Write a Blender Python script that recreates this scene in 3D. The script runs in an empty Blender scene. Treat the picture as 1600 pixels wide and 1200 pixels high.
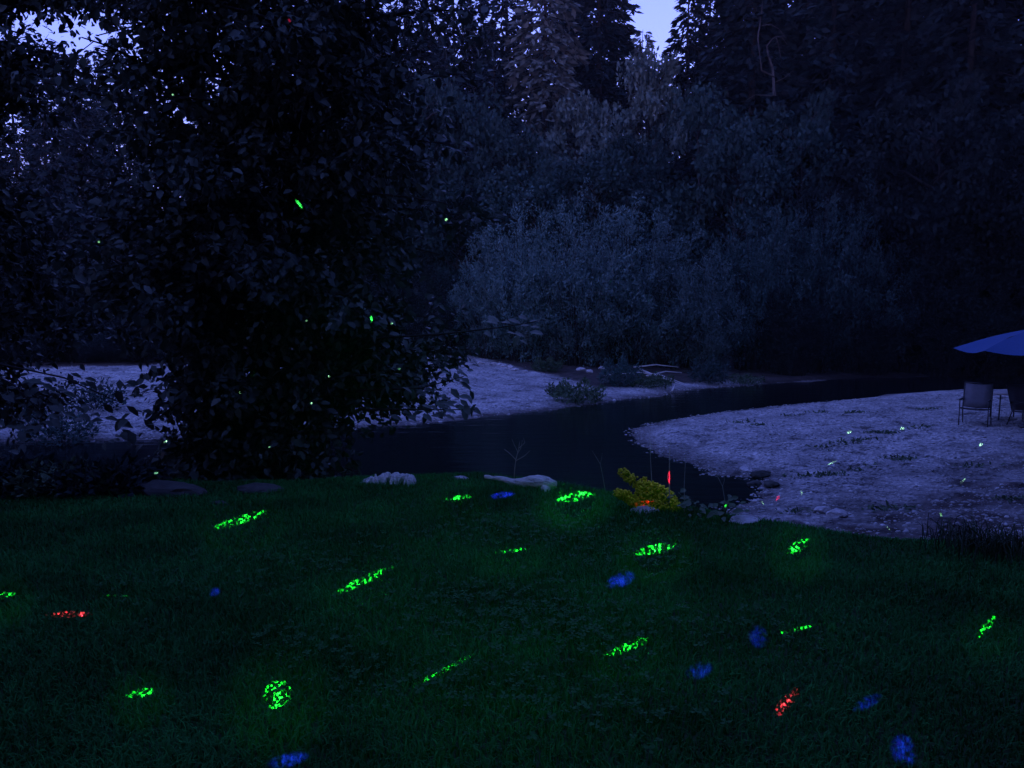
import bpy, bmesh, math, random
import numpy as np
from mathutils import Vector, Matrix

random.seed(7)
rng = np.random.default_rng(7)
scene = bpy.context.scene
C = scene.collection
R = math.radians

# ------------------------------------------------------------------ camera
F = 1256.0                      # focal length in pixels of a 1600 wide frame
CAMZ = 1.6
PITCH = math.atan(116.0 / F)
cam_d = bpy.data.cameras.new("camera")
cam_d.sensor_width = 36.0
cam_d.lens = 36.0 * F / 1600.0
cam_d.clip_end = 2000.0
cam = bpy.data.objects.new("camera", cam_d)
C.objects.link(cam)
cam.location = (0, 0, CAMZ)
cam.rotation_euler = (math.pi / 2 - PITCH, 0, 0)
scene.camera = cam

# ------------------------------------------------------------------ sky and sun (after sunset)
SKY_STRENGTH = 0.1
SKY_TINT = (4.2, 1.45, 1.0, 1)           # dusk glow near the horizon
SKY_VEIL = (1.55, 2.85, 14.5, 1)           # thin even dusk cloud over the whole sky
SUN_EL, SUN_AZ = 12.0, 200.0
world = bpy.data.worlds.new("World")
scene.world = world
world.use_nodes = True
wn = world.node_tree.nodes
wl = world.node_tree.links
wn.clear()
sky = wn.new("ShaderNodeTexSky")
sky.sky_type = 'NISHITA'
sky.sun_disc = False
sky.sun_elevation = R(SUN_EL)
sky.sun_rotation = R(SUN_AZ)
sky.ozone_density = 6.0
sky.dust_density = 0.0
tint = wn.new("ShaderNodeMix")
tint.data_type = 'RGBA'
tint.blend_type = 'MULTIPLY'
tint.inputs[0].default_value = 1.0
tint.inputs[7].default_value = SKY_TINT
bg = wn.new("ShaderNodeBackground")
bg.inputs[1].default_value = SKY_STRENGTH
wo = wn.new("ShaderNodeOutputWorld")
wl.new(sky.outputs[0], tint.inputs[6])
veil = wn.new("ShaderNodeMix")
veil.data_type = 'RGBA'
veil.blend_type = 'ADD'
veil.inputs[0].default_value = 1.0
veil.inputs[7].default_value = SKY_VEIL
wl.new(tint.outputs[2], veil.inputs[6])
wl.new(veil.outputs[2], bg.inputs[0])
wl.new(bg.outputs[0], wo.inputs[0])

sun_d = bpy.data.lights.new("sun", 'SUN')
sun_d.energy = 0.02
sun_d.angle = R(20)
sun_d.color = (0.6, 0.65, 1.0)
sun = bpy.data.objects.new("sun", sun_d)
C.objects.link(sun)
sun.location = (0, 60, 60)
_d = Vector((math.sin(R(SUN_AZ)) * math.cos(R(SUN_EL)), math.cos(R(SUN_AZ)) * math.cos(R(SUN_EL)), math.sin(R(SUN_EL))))
sun.rotation_euler = _d.to_track_quat('Z', 'Y').to_euler()

vs = scene.view_settings
vs.view_transform = 'Standard'
vs.look = 'None'
vs.exposure = 0.0
vs.gamma = 1.0
vs.use_curve_mapping = False
scene.render.filter_size = 2.5
scene.cycles.use_denoising = True
scene.cycles.max_bounces = 6
scene.cycles.diffuse_bounces = 3
scene.cycles.glossy_bounces = 2
scene.cycles.transmission_bounces = 3
scene.cycles.use_light_tree = True
scene.cycles.volume_bounces = 0
HAZE_DENSITY = 0.00024

# ------------------------------------------------------------------ helpers
def tag(o, label=None, cat=None, group=None, kind=None):
    if label: o["label"] = label
    if cat: o["category"] = cat
    if group: o["group"] = group
    if kind: o["kind"] = kind
    return o

def empty(name, loc=(0, 0, 0), rz=0.0, scale=1.0):
    o = bpy.data.objects.new(name, None)
    C.objects.link(o)
    o.location = loc
    o.rotation_euler = (0, 0, rz)
    o.scale = (scale,) * 3 if np.isscalar(scale) else scale
    o.empty_display_size = 0.1
    return o

def link(name, me, parent=None, mat=None):
    o = bpy.data.objects.new(name, me)
    C.objects.link(o)
    if parent is not None: o.parent = parent
    if mat is not None and len(me.materials) == 0: me.materials.append(mat)
    return o

def copy_tree(o, parent=None):
    c = o.copy()
    C.objects.link(c)
    c.parent = parent
    for ch in o.children:
        copy_tree(ch, c)
    return c

def tri_mesh(name, V, T, mat=None, smooth=False):
    V = np.asarray(V, dtype=np.float32).reshape(-1, 3)
    T = np.asarray(T, dtype=np.int32).reshape(-1, 3)
    me = bpy.data.meshes.new(name)
    me.vertices.add(len(V))
    me.vertices.foreach_set("co", V.ravel())
    me.loops.add(len(T) * 3)
    me.loops.foreach_set("vertex_index", T.ravel())
    me.polygons.add(len(T))
    me.polygons.foreach_set("loop_start", np.arange(0, len(T) * 3, 3, dtype=np.int32))
    me.polygons.foreach_set("loop_total", np.full(len(T), 3, dtype=np.int32))
    if smooth:
        me.polygons.foreach_set("use_smooth", np.ones(len(T), dtype=bool))
    me.update(calc_edges=True)
    if mat is not None: me.materials.append(mat)
    return me

def norm(v):
    return v / np.maximum(np.linalg.norm(v, axis=-1, keepdims=True), 1e-9)

def frames(d, n):
    """columns: side, along, normal"""
    d = norm(d)
    s = norm(np.cross(d, n))
    nn = np.cross(s, d)
    return np.stack([s, d, nn], axis=-1)

def scatter(tv, tf, P, M, S):
    """copies of template (tv, tf) at P with frames M and scales S (N or N,3)"""
    tv = np.asarray(tv, float); tf = np.asarray(tf, int)
    P = np.asarray(P); N = len(P)
    S = np.asarray(S, float)
    if S.ndim == 1: S = np.repeat(S[:, None], 3, 1)
    loc = tv[None] * S[:, None, :]
    V = np.einsum('nij,nkj->nki', M, loc) + P[:, None, :]
    T = tf[None] + (np.arange(N) * len(tv))[:, None, None]
    return V.reshape(-1, 3), T.reshape(-1, 3)

class Geo:
    def __init__(self): self.v = []; self.f = []; self.n = 0
    def add(self, V, T):
        V = np.asarray(V, float).reshape(-1, 3); T = np.asarray(T, int).reshape(-1, 3)
        self.v.append(V); self.f.append(T + self.n); self.n += len(V)
    def tube(self, pts, rad, sides=6, cap=True, jit=0.0):
        pts = np.asarray(pts, float); k = len(pts)
        rad = np.broadcast_to(np.asarray(rad, float), (k,))
        tan = norm(np.gradient(pts, axis=0))
        ref = np.array([0, 0, 1.0]) if abs(tan[0, 2]) < 0.9 else np.array([1.0, 0, 0])
        a = np.arange(sides) * 2 * math.pi / sides
        V = []
        for i in range(k):
            s = norm(np.cross(tan[i], ref)); u = np.cross(s, tan[i])
            rr = rad[i] * (1 + (rng.uniform(-jit, jit, sides) if jit else 0))
            V.append(pts[i] + (np.cos(a) * rr)[:, None] * s + (np.sin(a) * rr)[:, None] * u)
        V = np.concatenate(V)
        T = []
        for i in range(k - 1):
            for j in range(sides):
                p, q = i * sides + j, i * sides + (j + 1) % sides
                T += [(p, q, q + sides), (p, q + sides, p + sides)]
        if cap:
            for j in range(1, sides - 1):
                T += [(0, j + 1, j), ((k - 1) * sides, (k - 1) * sides + j, (k - 1) * sides + j + 1)]
        self.add(V, T)
    def box(self, c, s, M=None):
        x, y, z = np.asarray(s, float) / 2
        V = np.array([(i, j, k) for i in (-x, x) for j in (-y, y) for k in (-z, z)])
        if M is not None: V = V @ np.asarray(M).T
        V = V + np.asarray(c, float)
        Q = [(0, 1, 3, 2), (4, 6, 7, 5), (0, 4, 5, 1), (2, 3, 7, 6), (0, 2, 6, 4), (1, 5, 7, 3)]
        T = []
        for a, b, c_, d in Q: T += [(a, b, c_), (a, c_, d)]
        self.add(V, T)
    def mesh(self, name, mat=None, smooth=False):
        return tri_mesh(name, np.concatenate(self.v), np.concatenate(self.f), mat, smooth)

def vnoise(x, y, s, seed=0):
    """cheap smooth value noise, about -1..1"""
    r = np.random.default_rng(seed + 100)
    out = 0
    for k in range(5):
        a = r.uniform(0, 2 * math.pi); p = r.uniform(0, 6.28); q = r.uniform(0.6, 1.6)
        b = r.uniform(0, 2 * math.pi); p2 = r.uniform(0, 6.28)
        out = out + np.sin((x * math.cos(a) + y * math.sin(a)) / s * q + p) * np.cos((x * math.cos(b) + y * math.sin(b)) / s * q * 0.8 + p2)
    return out / 2.5

# ------------------------------------------------------------------ materials
def new_mat(name):
    m = bpy.data.materials.new(name)
    m.use_nodes = True
    nt = m.node_tree
    b = nt.nodes["Principled BSDF"]
    return m, nt, b

def ramp(nt, fac, stops):
    r = nt.nodes.new("ShaderNodeValToRGB")
    e = r.color_ramp.elements
    while len(e) < len(stops): e.new(0.5)
    for i, (p, c) in enumerate(stops):
        e[i].position = p; e[i].color = (*c, 1)
    nt.links.new(fac, r.inputs[0])
    return r.outputs[0]

def tex(nt, kind, scale, **kw):
    t = nt.nodes.new(kind)
    t.inputs["Scale"].default_value = scale
    for k, v in kw.items():
        if k in t.inputs: t.inputs[k].default_value = v
        else: setattr(t, k, v)
    c = nt.nodes.new("ShaderNodeTexCoord")
    nt.links.new(c.outputs["Object"], t.inputs["Vector"])
    return t

def bump(nt, b, h, strength, dist=0.02):
    n = nt.nodes.new("ShaderNodeBump")
    n.inputs["Strength"].default_value = strength
    n.inputs["Distance"].default_value = dist
    nt.links.new(h, n.inputs["Height"])
    nt.links.new(n.outputs[0], b.inputs["Normal"])

def leaf_mat(name, dark, light, rough=0.55, translucent=0.25, spec=0.3):
    m, nt, b = new_mat(name)
    g = nt.nodes.new("ShaderNodeNewGeometry")
    col = ramp(nt, g.outputs["Random Per Island"], [(0.0, dark), (0.75, tuple((a + c) / 2 for a, c in zip(dark, light))), (1.0, light)])
    oi = nt.nodes.new("ShaderNodeObjectInfo")
    hs = nt.nodes.new("ShaderNodeHueSaturation")
    mp = nt.nodes.new("ShaderNodeMapRange")
    mp.inputs[3].default_value = 0.75; mp.inputs[4].default_value = 1.3
    nt.links.new(oi.outputs["Random"], mp.inputs[0])
    nt.links.new(mp.outputs[0], hs.inputs["Value"])
    nt.links.new(col, hs.inputs["Color"])
    nt.links.new(hs.outputs[0], b.inputs["Base Color"])
    b.inputs["Roughness"].default_value = rough
    b.inputs["Specular IOR Level"].default_value = spec
    if translucent:
        t = nt.nodes.new("ShaderNodeBsdfTranslucent")
        nt.links.new(hs.outputs[0], t.inputs[0])
        mx = nt.nodes.new("ShaderNodeMixShader")
        mx.inputs[0].default_value = translucent
        out = nt.nodes["Material Output"]
        nt.links.new(b.outputs[0], mx.inputs[1])
        nt.links.new(t.outputs[0], mx.inputs[2])
        nt.links.new(mx.outputs[0], out.inputs[0])
    return m

def rough_mat(name, stops, scale, rough=0.9, bstr=0.5, bdist=0.02, stretch=None):
    m, nt, b = new_mat(name)
    t = tex(nt, "ShaderNodeTexNoise", scale, Detail=6.0, Roughness=0.65)
    if stretch:
        mp = nt.nodes.new("ShaderNodeMapping")
        mp.inputs["Scale"].default_value = stretch
        src = t.inputs["Vector"].links[0].from_socket
        nt.links.new(src, mp.inputs[0]); nt.links.new(mp.outputs[0], t.inputs["Vector"])
    nt.links.new(ramp(nt, t.outputs[0], stops), b.inputs["Base Color"])
    b.inputs["Roughness"].default_value = rough
    b.inputs["Specular IOR Level"].default_value = 0.2
    bump(nt, b, t.outputs[0], bstr, bdist)
    return m

M = {}
M['grass'] = leaf_mat('grass_blade', (0.010, 0.085, 0.018), (0.024, 0.190, 0.036), 0.7, 0.25, 0.1)
M['clover'] = leaf_mat('clover_leaf', (0.014, 0.08, 0.018), (0.028, 0.13, 0.03), 0.7, 0.2, 0.15)
M['leaf'] = leaf_mat('broad_leaf', (0.011, 0.020, 0.015), (0.08, 0.10, 0.08), 0.5, 0.15, 0.3)
M['conifer'] = leaf_mat('conifer_needles', (0.007, 0.015, 0.017), (0.019, 0.034, 0.040), 0.8, 0.05, 0.1)
M['conifer_brown'] = leaf_mat('browning_needles', (0.085, 0.105, 0.095), (0.14, 0.165, 0.15), 0.8, 0.1, 0.1)
M['far_leaf'] = leaf_mat('far_broad_leaf', (0.013, 0.029, 0.028), (0.036, 0.068, 0.064), 0.7, 0.1, 0.1)
M['olive_leaf'] = leaf_mat('olive_leaf', (0.065, 0.098, 0.086), (0.13, 0.175, 0.155), 0.7, 0.15, 0.2)
M['willow'] = leaf_mat('willow_leaf', (0.040, 0.082, 0.078), (0.105, 0.172, 0.162), 0.6, 0.15, 0.3)
M['willow_dark'] = leaf_mat('willow_leaf_dark', (0.016, 0.038, 0.036), (0.040, 0.080, 0.076), 0.6, 0.15, 0.2)
M['willow_shaded'] = leaf_mat('willow_leaf_shaded', (0.005, 0.010, 0.010), (0.013, 0.024, 0.024), 0.7, 0.1, 0.1)  # darker willow copy, shade on the forest sides put into the colour
M['far_leaf_shaded'] = leaf_mat('far_leaf_shaded', (0.005, 0.009, 0.009), (0.014, 0.022, 0.021), 0.7, 0.1, 0.1)  # darker copy of the far leaves, shade put into the colour
M['yellow'] = leaf_mat('yellow_floret', (0.44, 0.36, 0.02), (0.80, 0.66, 0.04), 0.8, 0.15, 0.1)
M['lit_leaf'] = leaf_mat('lit_leaf', (0.05, 0.065, 0.05), (0.14, 0.16, 0.13), 0.5, 0.15, 0.3)  # paler leaf copy, sky glints and lit leaves put into the colour
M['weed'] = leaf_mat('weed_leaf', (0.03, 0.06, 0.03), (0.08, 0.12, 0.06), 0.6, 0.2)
M['dry'] = rough_mat('dry_stem', [(0.3, (0.20, 0.18, 0.14)), (0.7, (0.45, 0.40, 0.32))], 30)
M['bark'] = rough_mat('bark', [(0.3, (0.012, 0.011, 0.010)), (0.7, (0.040, 0.036, 0.034))], 8, 0.95, 0.8, 0.03, (1, 1, 0.2))
M['pale_bark'] = rough_mat('pale_bark', [(0.3, (0.03, 0.028, 0.026)), (0.7, (0.085, 0.08, 0.075))], 8, 0.9, 0.5, 0.02, (1, 1, 0.2))
M['driftwood'] = rough_mat('driftwood', [(0.32, (0.10, 0.095, 0.09)), (0.42, (0.42, 0.40, 0.38)), (0.75, (0.68, 0.65, 0.62))], 22, 0.95, 1.0, 0.03, (0.4, 2, 2))
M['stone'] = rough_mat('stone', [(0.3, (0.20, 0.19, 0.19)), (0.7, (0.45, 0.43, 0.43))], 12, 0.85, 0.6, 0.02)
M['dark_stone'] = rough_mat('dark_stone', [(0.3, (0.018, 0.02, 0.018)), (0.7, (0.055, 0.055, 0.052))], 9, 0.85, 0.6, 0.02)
M['soil_lawn'] = rough_mat('lawn_soil', [(0.3, (0.008, 0.02, 0.006)), (0.7, (0.02, 0.04, 0.012))], 9, 1.0, 0.4, 0.02)

nt = M['grass'].node_tree
hs_ = [n for n in nt.nodes if n.type == 'HUE_SAT'][0]
pn = tex(nt, "ShaderNodeTexNoise", 1.3, Detail=3.0)
pm = nt.nodes.new("ShaderNodeMapRange"); pm.inputs[1].default_value = 0.35; pm.inputs[2].default_value = 0.65; pm.inputs[3].default_value = 0.62; pm.inputs[4].default_value = 1.35
nt.links.new(pn.outputs[0], pm.inputs[0])
nt.links.new(pm.outputs[0], hs_.inputs["Value"])

# gravel pebbles
m, nt, b = new_mat('pebble')
g = nt.nodes.new("ShaderNodeNewGeometry")
nt.links.new(ramp(nt, g.outputs["Random Per Island"], [(0.0, (0.18, 0.18, 0.18)), (0.35, (0.26, 0.26, 0.255)), (0.93, (0.33, 0.325, 0.32)), (1.0, (0.55, 0.54, 0.53))]), b.inputs["Base Color"])
b.inputs["Roughness"].default_value = 0.8
pno = tex(nt, "ShaderNodeTexNoise", 0.9, Detail=7.0, Roughness=0.6)
ppc = ramp(nt, pno.outputs[0], [(0.30, (0.42, 0.41, 0.42)), (0.48, (0.78, 0.77, 0.78)), (0.66, (1.08, 1.06, 1.05))])
pmx = nt.nodes.new("ShaderNodeMix"); pmx.data_type = 'RGBA'; pmx.blend_type = 'MULTIPLY'; pmx.inputs[0].default_value = 1
pnd = tex(nt, "ShaderNodeTexNoise", 2.3, Detail=4.0, Roughness=0.55)
pdc = ramp(nt, pnd.outputs[0], [(0.575, (1, 1, 1)), (0.66, (0.38, 0.37, 0.38))])
pmd = nt.nodes.new("ShaderNodeMix"); pmd.data_type = 'RGBA'; pmd.blend_type = 'MULTIPLY'; pmd.inputs[0].default_value = 1
nt.links.new(ppc, pmd.inputs[6]); nt.links.new(pdc, pmd.inputs[7])
nt.links.new(b.inputs["Base Color"].links[0].from_socket, pmx.inputs[6]); nt.links.new(pmd.outputs[2], pmx.inputs[7])
nt.links.new(pmx.outputs[2], b.inputs["Base Color"])
M['pebble'] = m

# terrain: gravel bars and forest floor, split by the vertex mask "gravel"
m, nt, b = new_mat('terrain')
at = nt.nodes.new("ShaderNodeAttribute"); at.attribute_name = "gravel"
vo = tex(nt, "ShaderNodeTexVoronoi", 16.0)
no = tex(nt, "ShaderNodeTexNoise", 0.9, Detail=7.0, Roughness=0.6)
gcol = ramp(nt, vo.outputs["Color"], [(0.0, (0.15, 0.145, 0.15)), (0.5, (0.29, 0.28, 0.275)), (1.0, (0.46, 0.44, 0.43))])
pcol = ramp(nt, no.outputs[0], [(0.30, (0.42, 0.41, 0.42)), (0.48, (0.78, 0.77, 0.78)), (0.66, (1.08, 1.06, 1.05))])
mul = nt.nodes.new("ShaderNodeMix"); mul.data_type = 'RGBA'; mul.blend_type = 'MULTIPLY'; mul.inputs[0].default_value = 1
nd = tex(nt, "ShaderNodeTexNoise", 2.3, Detail=4.0, Roughness=0.55)
dcol = ramp(nt, nd.outputs[0], [(0.575, (1, 1, 1)), (0.66, (0.38, 0.37, 0.38))])
mud = nt.nodes.new("ShaderNodeMix"); mud.data_type = 'RGBA'; mud.blend_type = 'MULTIPLY'; mud.inputs[0].default_value = 1
nt.links.new(pcol, mud.inputs[6]); nt.links.new(dcol, mud.inputs[7])
nt.links.new(gcol, mul.inputs[6]); nt.links.new(mud.outputs[2], mul.inputs[7])
n2 = tex(nt, "ShaderNodeTexNoise", 3.0, Detail=6.0)
scol = ramp(nt, n2.outputs[0], [(0.3, (0.014, 0.011, 0.010)), (0.7, (0.055, 0.040, 0.038))])
mx = nt.nodes.new("ShaderNodeMix"); mx.data_type = 'RGBA'
addn = nt.nodes.new("ShaderNodeMath"); addn.operation = 'MULTIPLY_ADD'
n3 = tex(nt, "ShaderNodeTexNoise", 1.6, Detail=5.0)
nt.links.new(n3.outputs[0], addn.inputs[0]); addn.inputs[1].default_value = 0.9
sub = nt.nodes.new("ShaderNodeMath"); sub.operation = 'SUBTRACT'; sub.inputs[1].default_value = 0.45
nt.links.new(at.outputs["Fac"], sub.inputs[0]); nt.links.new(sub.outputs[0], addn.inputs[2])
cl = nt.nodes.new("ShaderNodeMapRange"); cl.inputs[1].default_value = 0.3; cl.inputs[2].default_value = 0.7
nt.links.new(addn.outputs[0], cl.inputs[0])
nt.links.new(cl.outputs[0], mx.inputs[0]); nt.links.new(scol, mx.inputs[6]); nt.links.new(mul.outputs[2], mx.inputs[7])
# wet stones along the waterline
aw = nt.nodes.new("ShaderNodeAttribute"); aw.attribute_name = "wet"
wet = nt.nodes.new("ShaderNodeMix"); wet.data_type = 'RGBA'; wet.blend_type = 'MULTIPLY'
nt.links.new(aw.outputs["Fac"], wet.inputs[0]); nt.links.new(mx.outputs[2], wet.inputs[6]); wet.inputs[7].default_value = (0.28, 0.25, 0.25, 1)
nt.links.new(wet.outputs[2], b.inputs["Base Color"])
b.inputs["Roughness"].default_value = 0.9
b.inputs["Specular IOR Level"].default_value = 0.2
bump(nt, b, vo.outputs["Distance"], 0.8, 0.03)
M['terrain'] = m

# river water
m, nt, b = new_mat('river_water')
b.inputs["Base Color"].default_value = (0.003, 0.004, 0.005, 1)
b.inputs["Roughness"].default_value = 0.09
b.inputs["IOR"].default_value = 1.33
b.inputs["Specular IOR Level"].default_value = 0.38
w1 = tex(nt, "ShaderNodeTexNoise", 1.6, Detail=4.0)
mp = nt.nodes.new("ShaderNodeMapping"); mp.inputs["Scale"].default_value = (0.6, 1.8, 1)
src = w1.inputs["Vector"].links[0].from_socket
nt.links.new(src, mp.inputs[0]); nt.links.new(mp.outputs[0], w1.inputs["Vector"])
bump(nt, b, w1.outputs[0], 0.35, 0.05)
M['water'] = m

def plain(name, col, rough=0.6, metal=0.0):
    m, nt, b = new_mat(name)
    t = tex(nt, "ShaderNodeTexNoise", 14.0, Detail=4.0)
    nt.links.new(ramp(nt, t.outputs[0], [(0.3, tuple(c * 0.85 for c in col)), (0.7, col)]), b.inputs["Base Color"])
    b.inputs["Roughness"].default_value = rough
    b.inputs["Metallic"].default_value = metal
    return m
M['blue_cloth'] = plain('blue_canopy_cloth', (0.010, 0.048, 0.17), 0.85)
M['sling'] = plain('sling_fabric', (0.12, 0.12, 0.14), 0.85)
M['frame'] = plain('dark_metal_frame', (0.04, 0.04, 0.045), 0.45, 0.6)
M['table_top'] = plain('pale_table_top', (0.30, 0.28, 0.27), 0.6)

# ------------------------------------------------------------------ layout: pixel -> ray, terrain heights
cp, sp = math.cos(PITCH), math.sin(PITCH)
def ray(px, py):
    dx, dy = (px - 800.0) / F, -(py - 600.0) / F
    return np.array([dx, cp + dy * sp, -sp + dy * cp])
def at_z(px, py, z):
    d = ray(px, py); t = (z - CAMZ) / d[2]
    return np.array([d[0] * t, d[1] * t, z])
def at_y(px, py, y):
    d = ray(px, py); t = y / d[1]
    return np.array([d[0] * t, y, CAMZ + d[2] * t])

WZ = -1.7
edge_px = [(-400, 762), (0, 762), (250, 757), (430, 759), (560, 752), (640, 747), (750, 746), (870, 764), (960, 775), (1050, 795), (1150, 812), (1300, 836), (1450, 852), (1600, 866), (1900, 880)]
EX, EY = np.array([at_z(a, b_, 0)[:2] for a, b_ in edge_px]).T
def edge_y(x): return np.interp(x, EX, EY) + 0.05 * vnoise(x, x * 0, 0.5, 3)

far_shore = [(-900, 712), (-300, 700), (0, 692), (210, 687), (450, 677), (600, 666), (740, 652), (870, 640), (980, 625), (1080, 610), (1190, 600), (1300, 593), (1450, 588), (1700, 584), (2300, 578)]
near_shore = [(2300, 600), (1700, 606), (1500, 610), (1400, 617), (1200, 638), (1050, 655), (995, 673), (1010, 690), (1060, 718), (1110, 742), (1185, 748), (1190, 772), (1135, 800), (1050, 815), (900, 826), (600, 832), (0, 832), (-900, 840)]
W_POLY = np.array([at_z(a, b_, WZ)[:2] for a, b_ in far_shore + near_shore])
FARN = len(far_shore)

def poly_sd(x, y, poly):
    """signed distance, negative inside"""
    x = np.asarray(x, float); y = np.asarray(y, float)
    d = np.full(x.shape, 1e9); ins = np.zeros(x.shape, bool)
    n = len(poly)
    for i in range(n):
        ax, ay = poly[i]; bx, by = poly[(i + 1) % n]
        ex, ey = bx - ax, by - ay
        t = np.clip(((x - ax) * ex + (y - ay) * ey) / (ex * ex + ey * ey + 1e-12), 0, 1)
        d = np.minimum(d, np.hypot(x - ax - t * ex, y - ay - t * ey))
        cond = ((ay > y) != (by > y)) & (x < (bx - ax) * (y - ay) / (by - ay + 1e-12) + ax)
        ins ^= cond
    return np.where(ins, -d, d)
def line_d(x, y, pts):
    d = np.full(np.shape(x), 1e9)
    for (ax, ay), (bx, by) in zip(pts[:-1], pts[1:]):
        ex, ey = bx - ax, by - ay
        t = np.clip(((x - ax) * ex + (y - ay) * ey) / (ex * ex + ey * ey + 1e-12), 0, 1)
        d = np.minimum(d, np.hypot(x - ax - t * ex, y - ay - t * ey))
    return d
FS, NS = W_POLY[:FARN], W_POLY[FARN:]

def lawn_z(x, y):
    x = np.asarray(x, float); y = np.asarray(y, float)
    s = np.maximum(y - edge_y(x), 0)
    return 0.02 * vnoise(x, y, 0.9, 1) + 0.012 * vnoise(x, y, 0.3, 2) - 0.95 * s * s / (s + 0.55)

def terr_z(x, y):
    x = np.asarray(x, float); y = np.asarray(y, float)
    sd = poly_sd(x, y, W_POLY)
    far = line_d(x, y, FS) < line_d(x, y, NS)
    z = np.where(sd < 0, WZ + np.maximum(np.where(sd > -1.2, sd * 0.07, -0.084 + (sd + 1.2) * 0.2), -0.9), 0)
    zf = WZ + 0.05 * np.minimum(sd, 22) + 0.10 * np.clip(sd, 0, 0.8) + 0.22 * np.maximum(y - 52, 0) * (y < 130) + 17 * (y >= 130)
    zn = WZ + 0.05 * np.minimum(sd, 7) + 0.10 * np.clip(sd, 0, 0.8)
    s = y - edge_y(x)
    zb = np.where(s < 1.0, -0.15 - 0.55 * s + np.minimum(0, s) * 0.2, -0.7 - 0.5 * (s - 1))
    zn = np.maximum(zn, np.minimum(zb, -0.12))
    z = np.where(sd >= 0, np.where(far, zf, zn), z)
    bumpy = np.clip((sd + 0.9) / 1.6, 0, 1)
    pits = np.maximum(vnoise(x, y, 0.36, 16) - 0.35, 0) * np.clip(sd / 2, 0, 1) * (~far)
    return z + bumpy * (0.05 * vnoise(x, y, 1.6, 5) + 0.035 * vnoise(x, y, 0.5, 6) + 0.02 * vnoise(x, y, 0.2, 7)) - 0.22 * pits

def hit(px, py, fn=terr_z, far=120.0):
    d = ray(px, py)
    t = np.concatenate([np.arange(1.5, 60, 0.02), np.arange(60, far, 0.1)])
    P = np.array([0, 0, CAMZ]) + t[:, None] * d
    below = P[:, 2] < fn(P[:, 0], P[:, 1])
    i = int(np.argmax(below)) if below.any() else len(t) - 1
    return P[i]
def on_lawn(px, py): return hit(px, py, lawn_z)
def tz(x, y): return float(terr_z(np.array([x]), np.array([y]))[0])
def lz(x, y): return float(lawn_z(np.array([x]), np.array([y]))[0])

# ------------------------------------------------------------------ setting: terrain, river, lawn
def grid_mesh(name, xs, ys, fn, mat, attrs=None):
    X, Y = np.meshgrid(xs, ys)
    Z = fn(X.ravel(), Y.ravel())
    V = np.stack([X.ravel(), Y.ravel(), Z], 1)
    nx, ny = len(xs), len(ys)
    i = np.arange(nx * ny).reshape(ny, nx)
    a, b_, c, d = i[:-1, :-1].ravel(), i[:-1, 1:].ravel(), i[1:, 1:].ravel(), i[1:, :-1].ravel()
    T = np.concatenate([np.stack([a, b_, c], 1), np.stack([a, c, d], 1)])
    me = tri_mesh(name, V, T, mat, True)
    for k, f in (attrs or {}).items():
        at_ = me.attributes.new(k, 'FLOAT', 'POINT')
        at_.data.foreach_set("value", f(X.ravel(), Y.ravel()).astype(np.float32))
    return me

back_px = [(-900, 590), (0, 574), (210, 572), (450, 556), (640, 548), (705, 550), (760, 561), (830, 580), (880, 590), (930, 606), (1000, 602), (1060, 598), (1180, 596)]
BACK = np.array([hit(a, b_)[:2] for a, b_ in back_px])
BAR_L = np.array(list(FS[:11]) + list(BACK[::-1]))
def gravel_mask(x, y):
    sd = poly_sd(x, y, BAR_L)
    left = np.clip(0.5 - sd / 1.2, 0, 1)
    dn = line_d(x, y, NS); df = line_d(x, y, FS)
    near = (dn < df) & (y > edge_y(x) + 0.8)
    # more earth towards the lawn; shade at the right edge painted in too
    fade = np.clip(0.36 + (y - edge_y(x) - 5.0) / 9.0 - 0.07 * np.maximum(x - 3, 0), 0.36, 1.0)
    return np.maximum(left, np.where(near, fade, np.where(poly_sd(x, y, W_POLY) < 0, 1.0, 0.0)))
def wet_mask(x, y):
    sd = poly_sd(x, y, W_POLY)
    z = terr_z(x, y)
    return np.clip(1 - (z - WZ) / 0.11, 0, 1) * (sd > -30)

xs = np.concatenate([np.linspace(-110, -32, 40)[:-1], np.linspace(-32, 0, 170)[:-1], np.linspace(0, 18, 170)[:-1], np.linspace(18, 24, 24)[:-1], np.linspace(24, 110, 40)])
ys = np.concatenate([np.linspace(3.2, 28, 210)[:-1], np.linspace(28, 45, 90)[:-1], np.linspace(45, 200, 60)])
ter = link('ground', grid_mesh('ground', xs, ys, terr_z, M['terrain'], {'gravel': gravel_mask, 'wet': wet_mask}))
tag(ter, 'grey gravel river bars running back into dark forest floor', 'ground', kind='structure')

bm = bmesh.new()
bmesh.ops.create_grid(bm, x_segments=60, y_segments=40, size=1)
for v in bm.verts:
    v.co = Vector((v.co.x * 100, 31 + v.co.y * 24, WZ))
me = bpy.data.meshes.new('river'); bm.to_mesh(me); bm.free()
riv = link('river', me, mat=M['water'])
tag(riv, 'dark still river curving between the two gravel bars', 'river', kind='structure')

ly = np.concatenate([np.linspace(-16, 2, 24)[:-1], np.linspace(2, 10.5, 110)])
lx = np.concatenate([np.linspace(-24, -9, 12)[:-1], np.linspace(-9, 9, 130)[:-1], np.linspace(9, 24, 12)])
lawn = link('lawn', grid_mesh('lawn', lx, ly, lawn_z, M['soil_lawn']))
tag(lawn, 'dark green mown lawn ending at the river bank', 'lawn', kind='structure')

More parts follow.
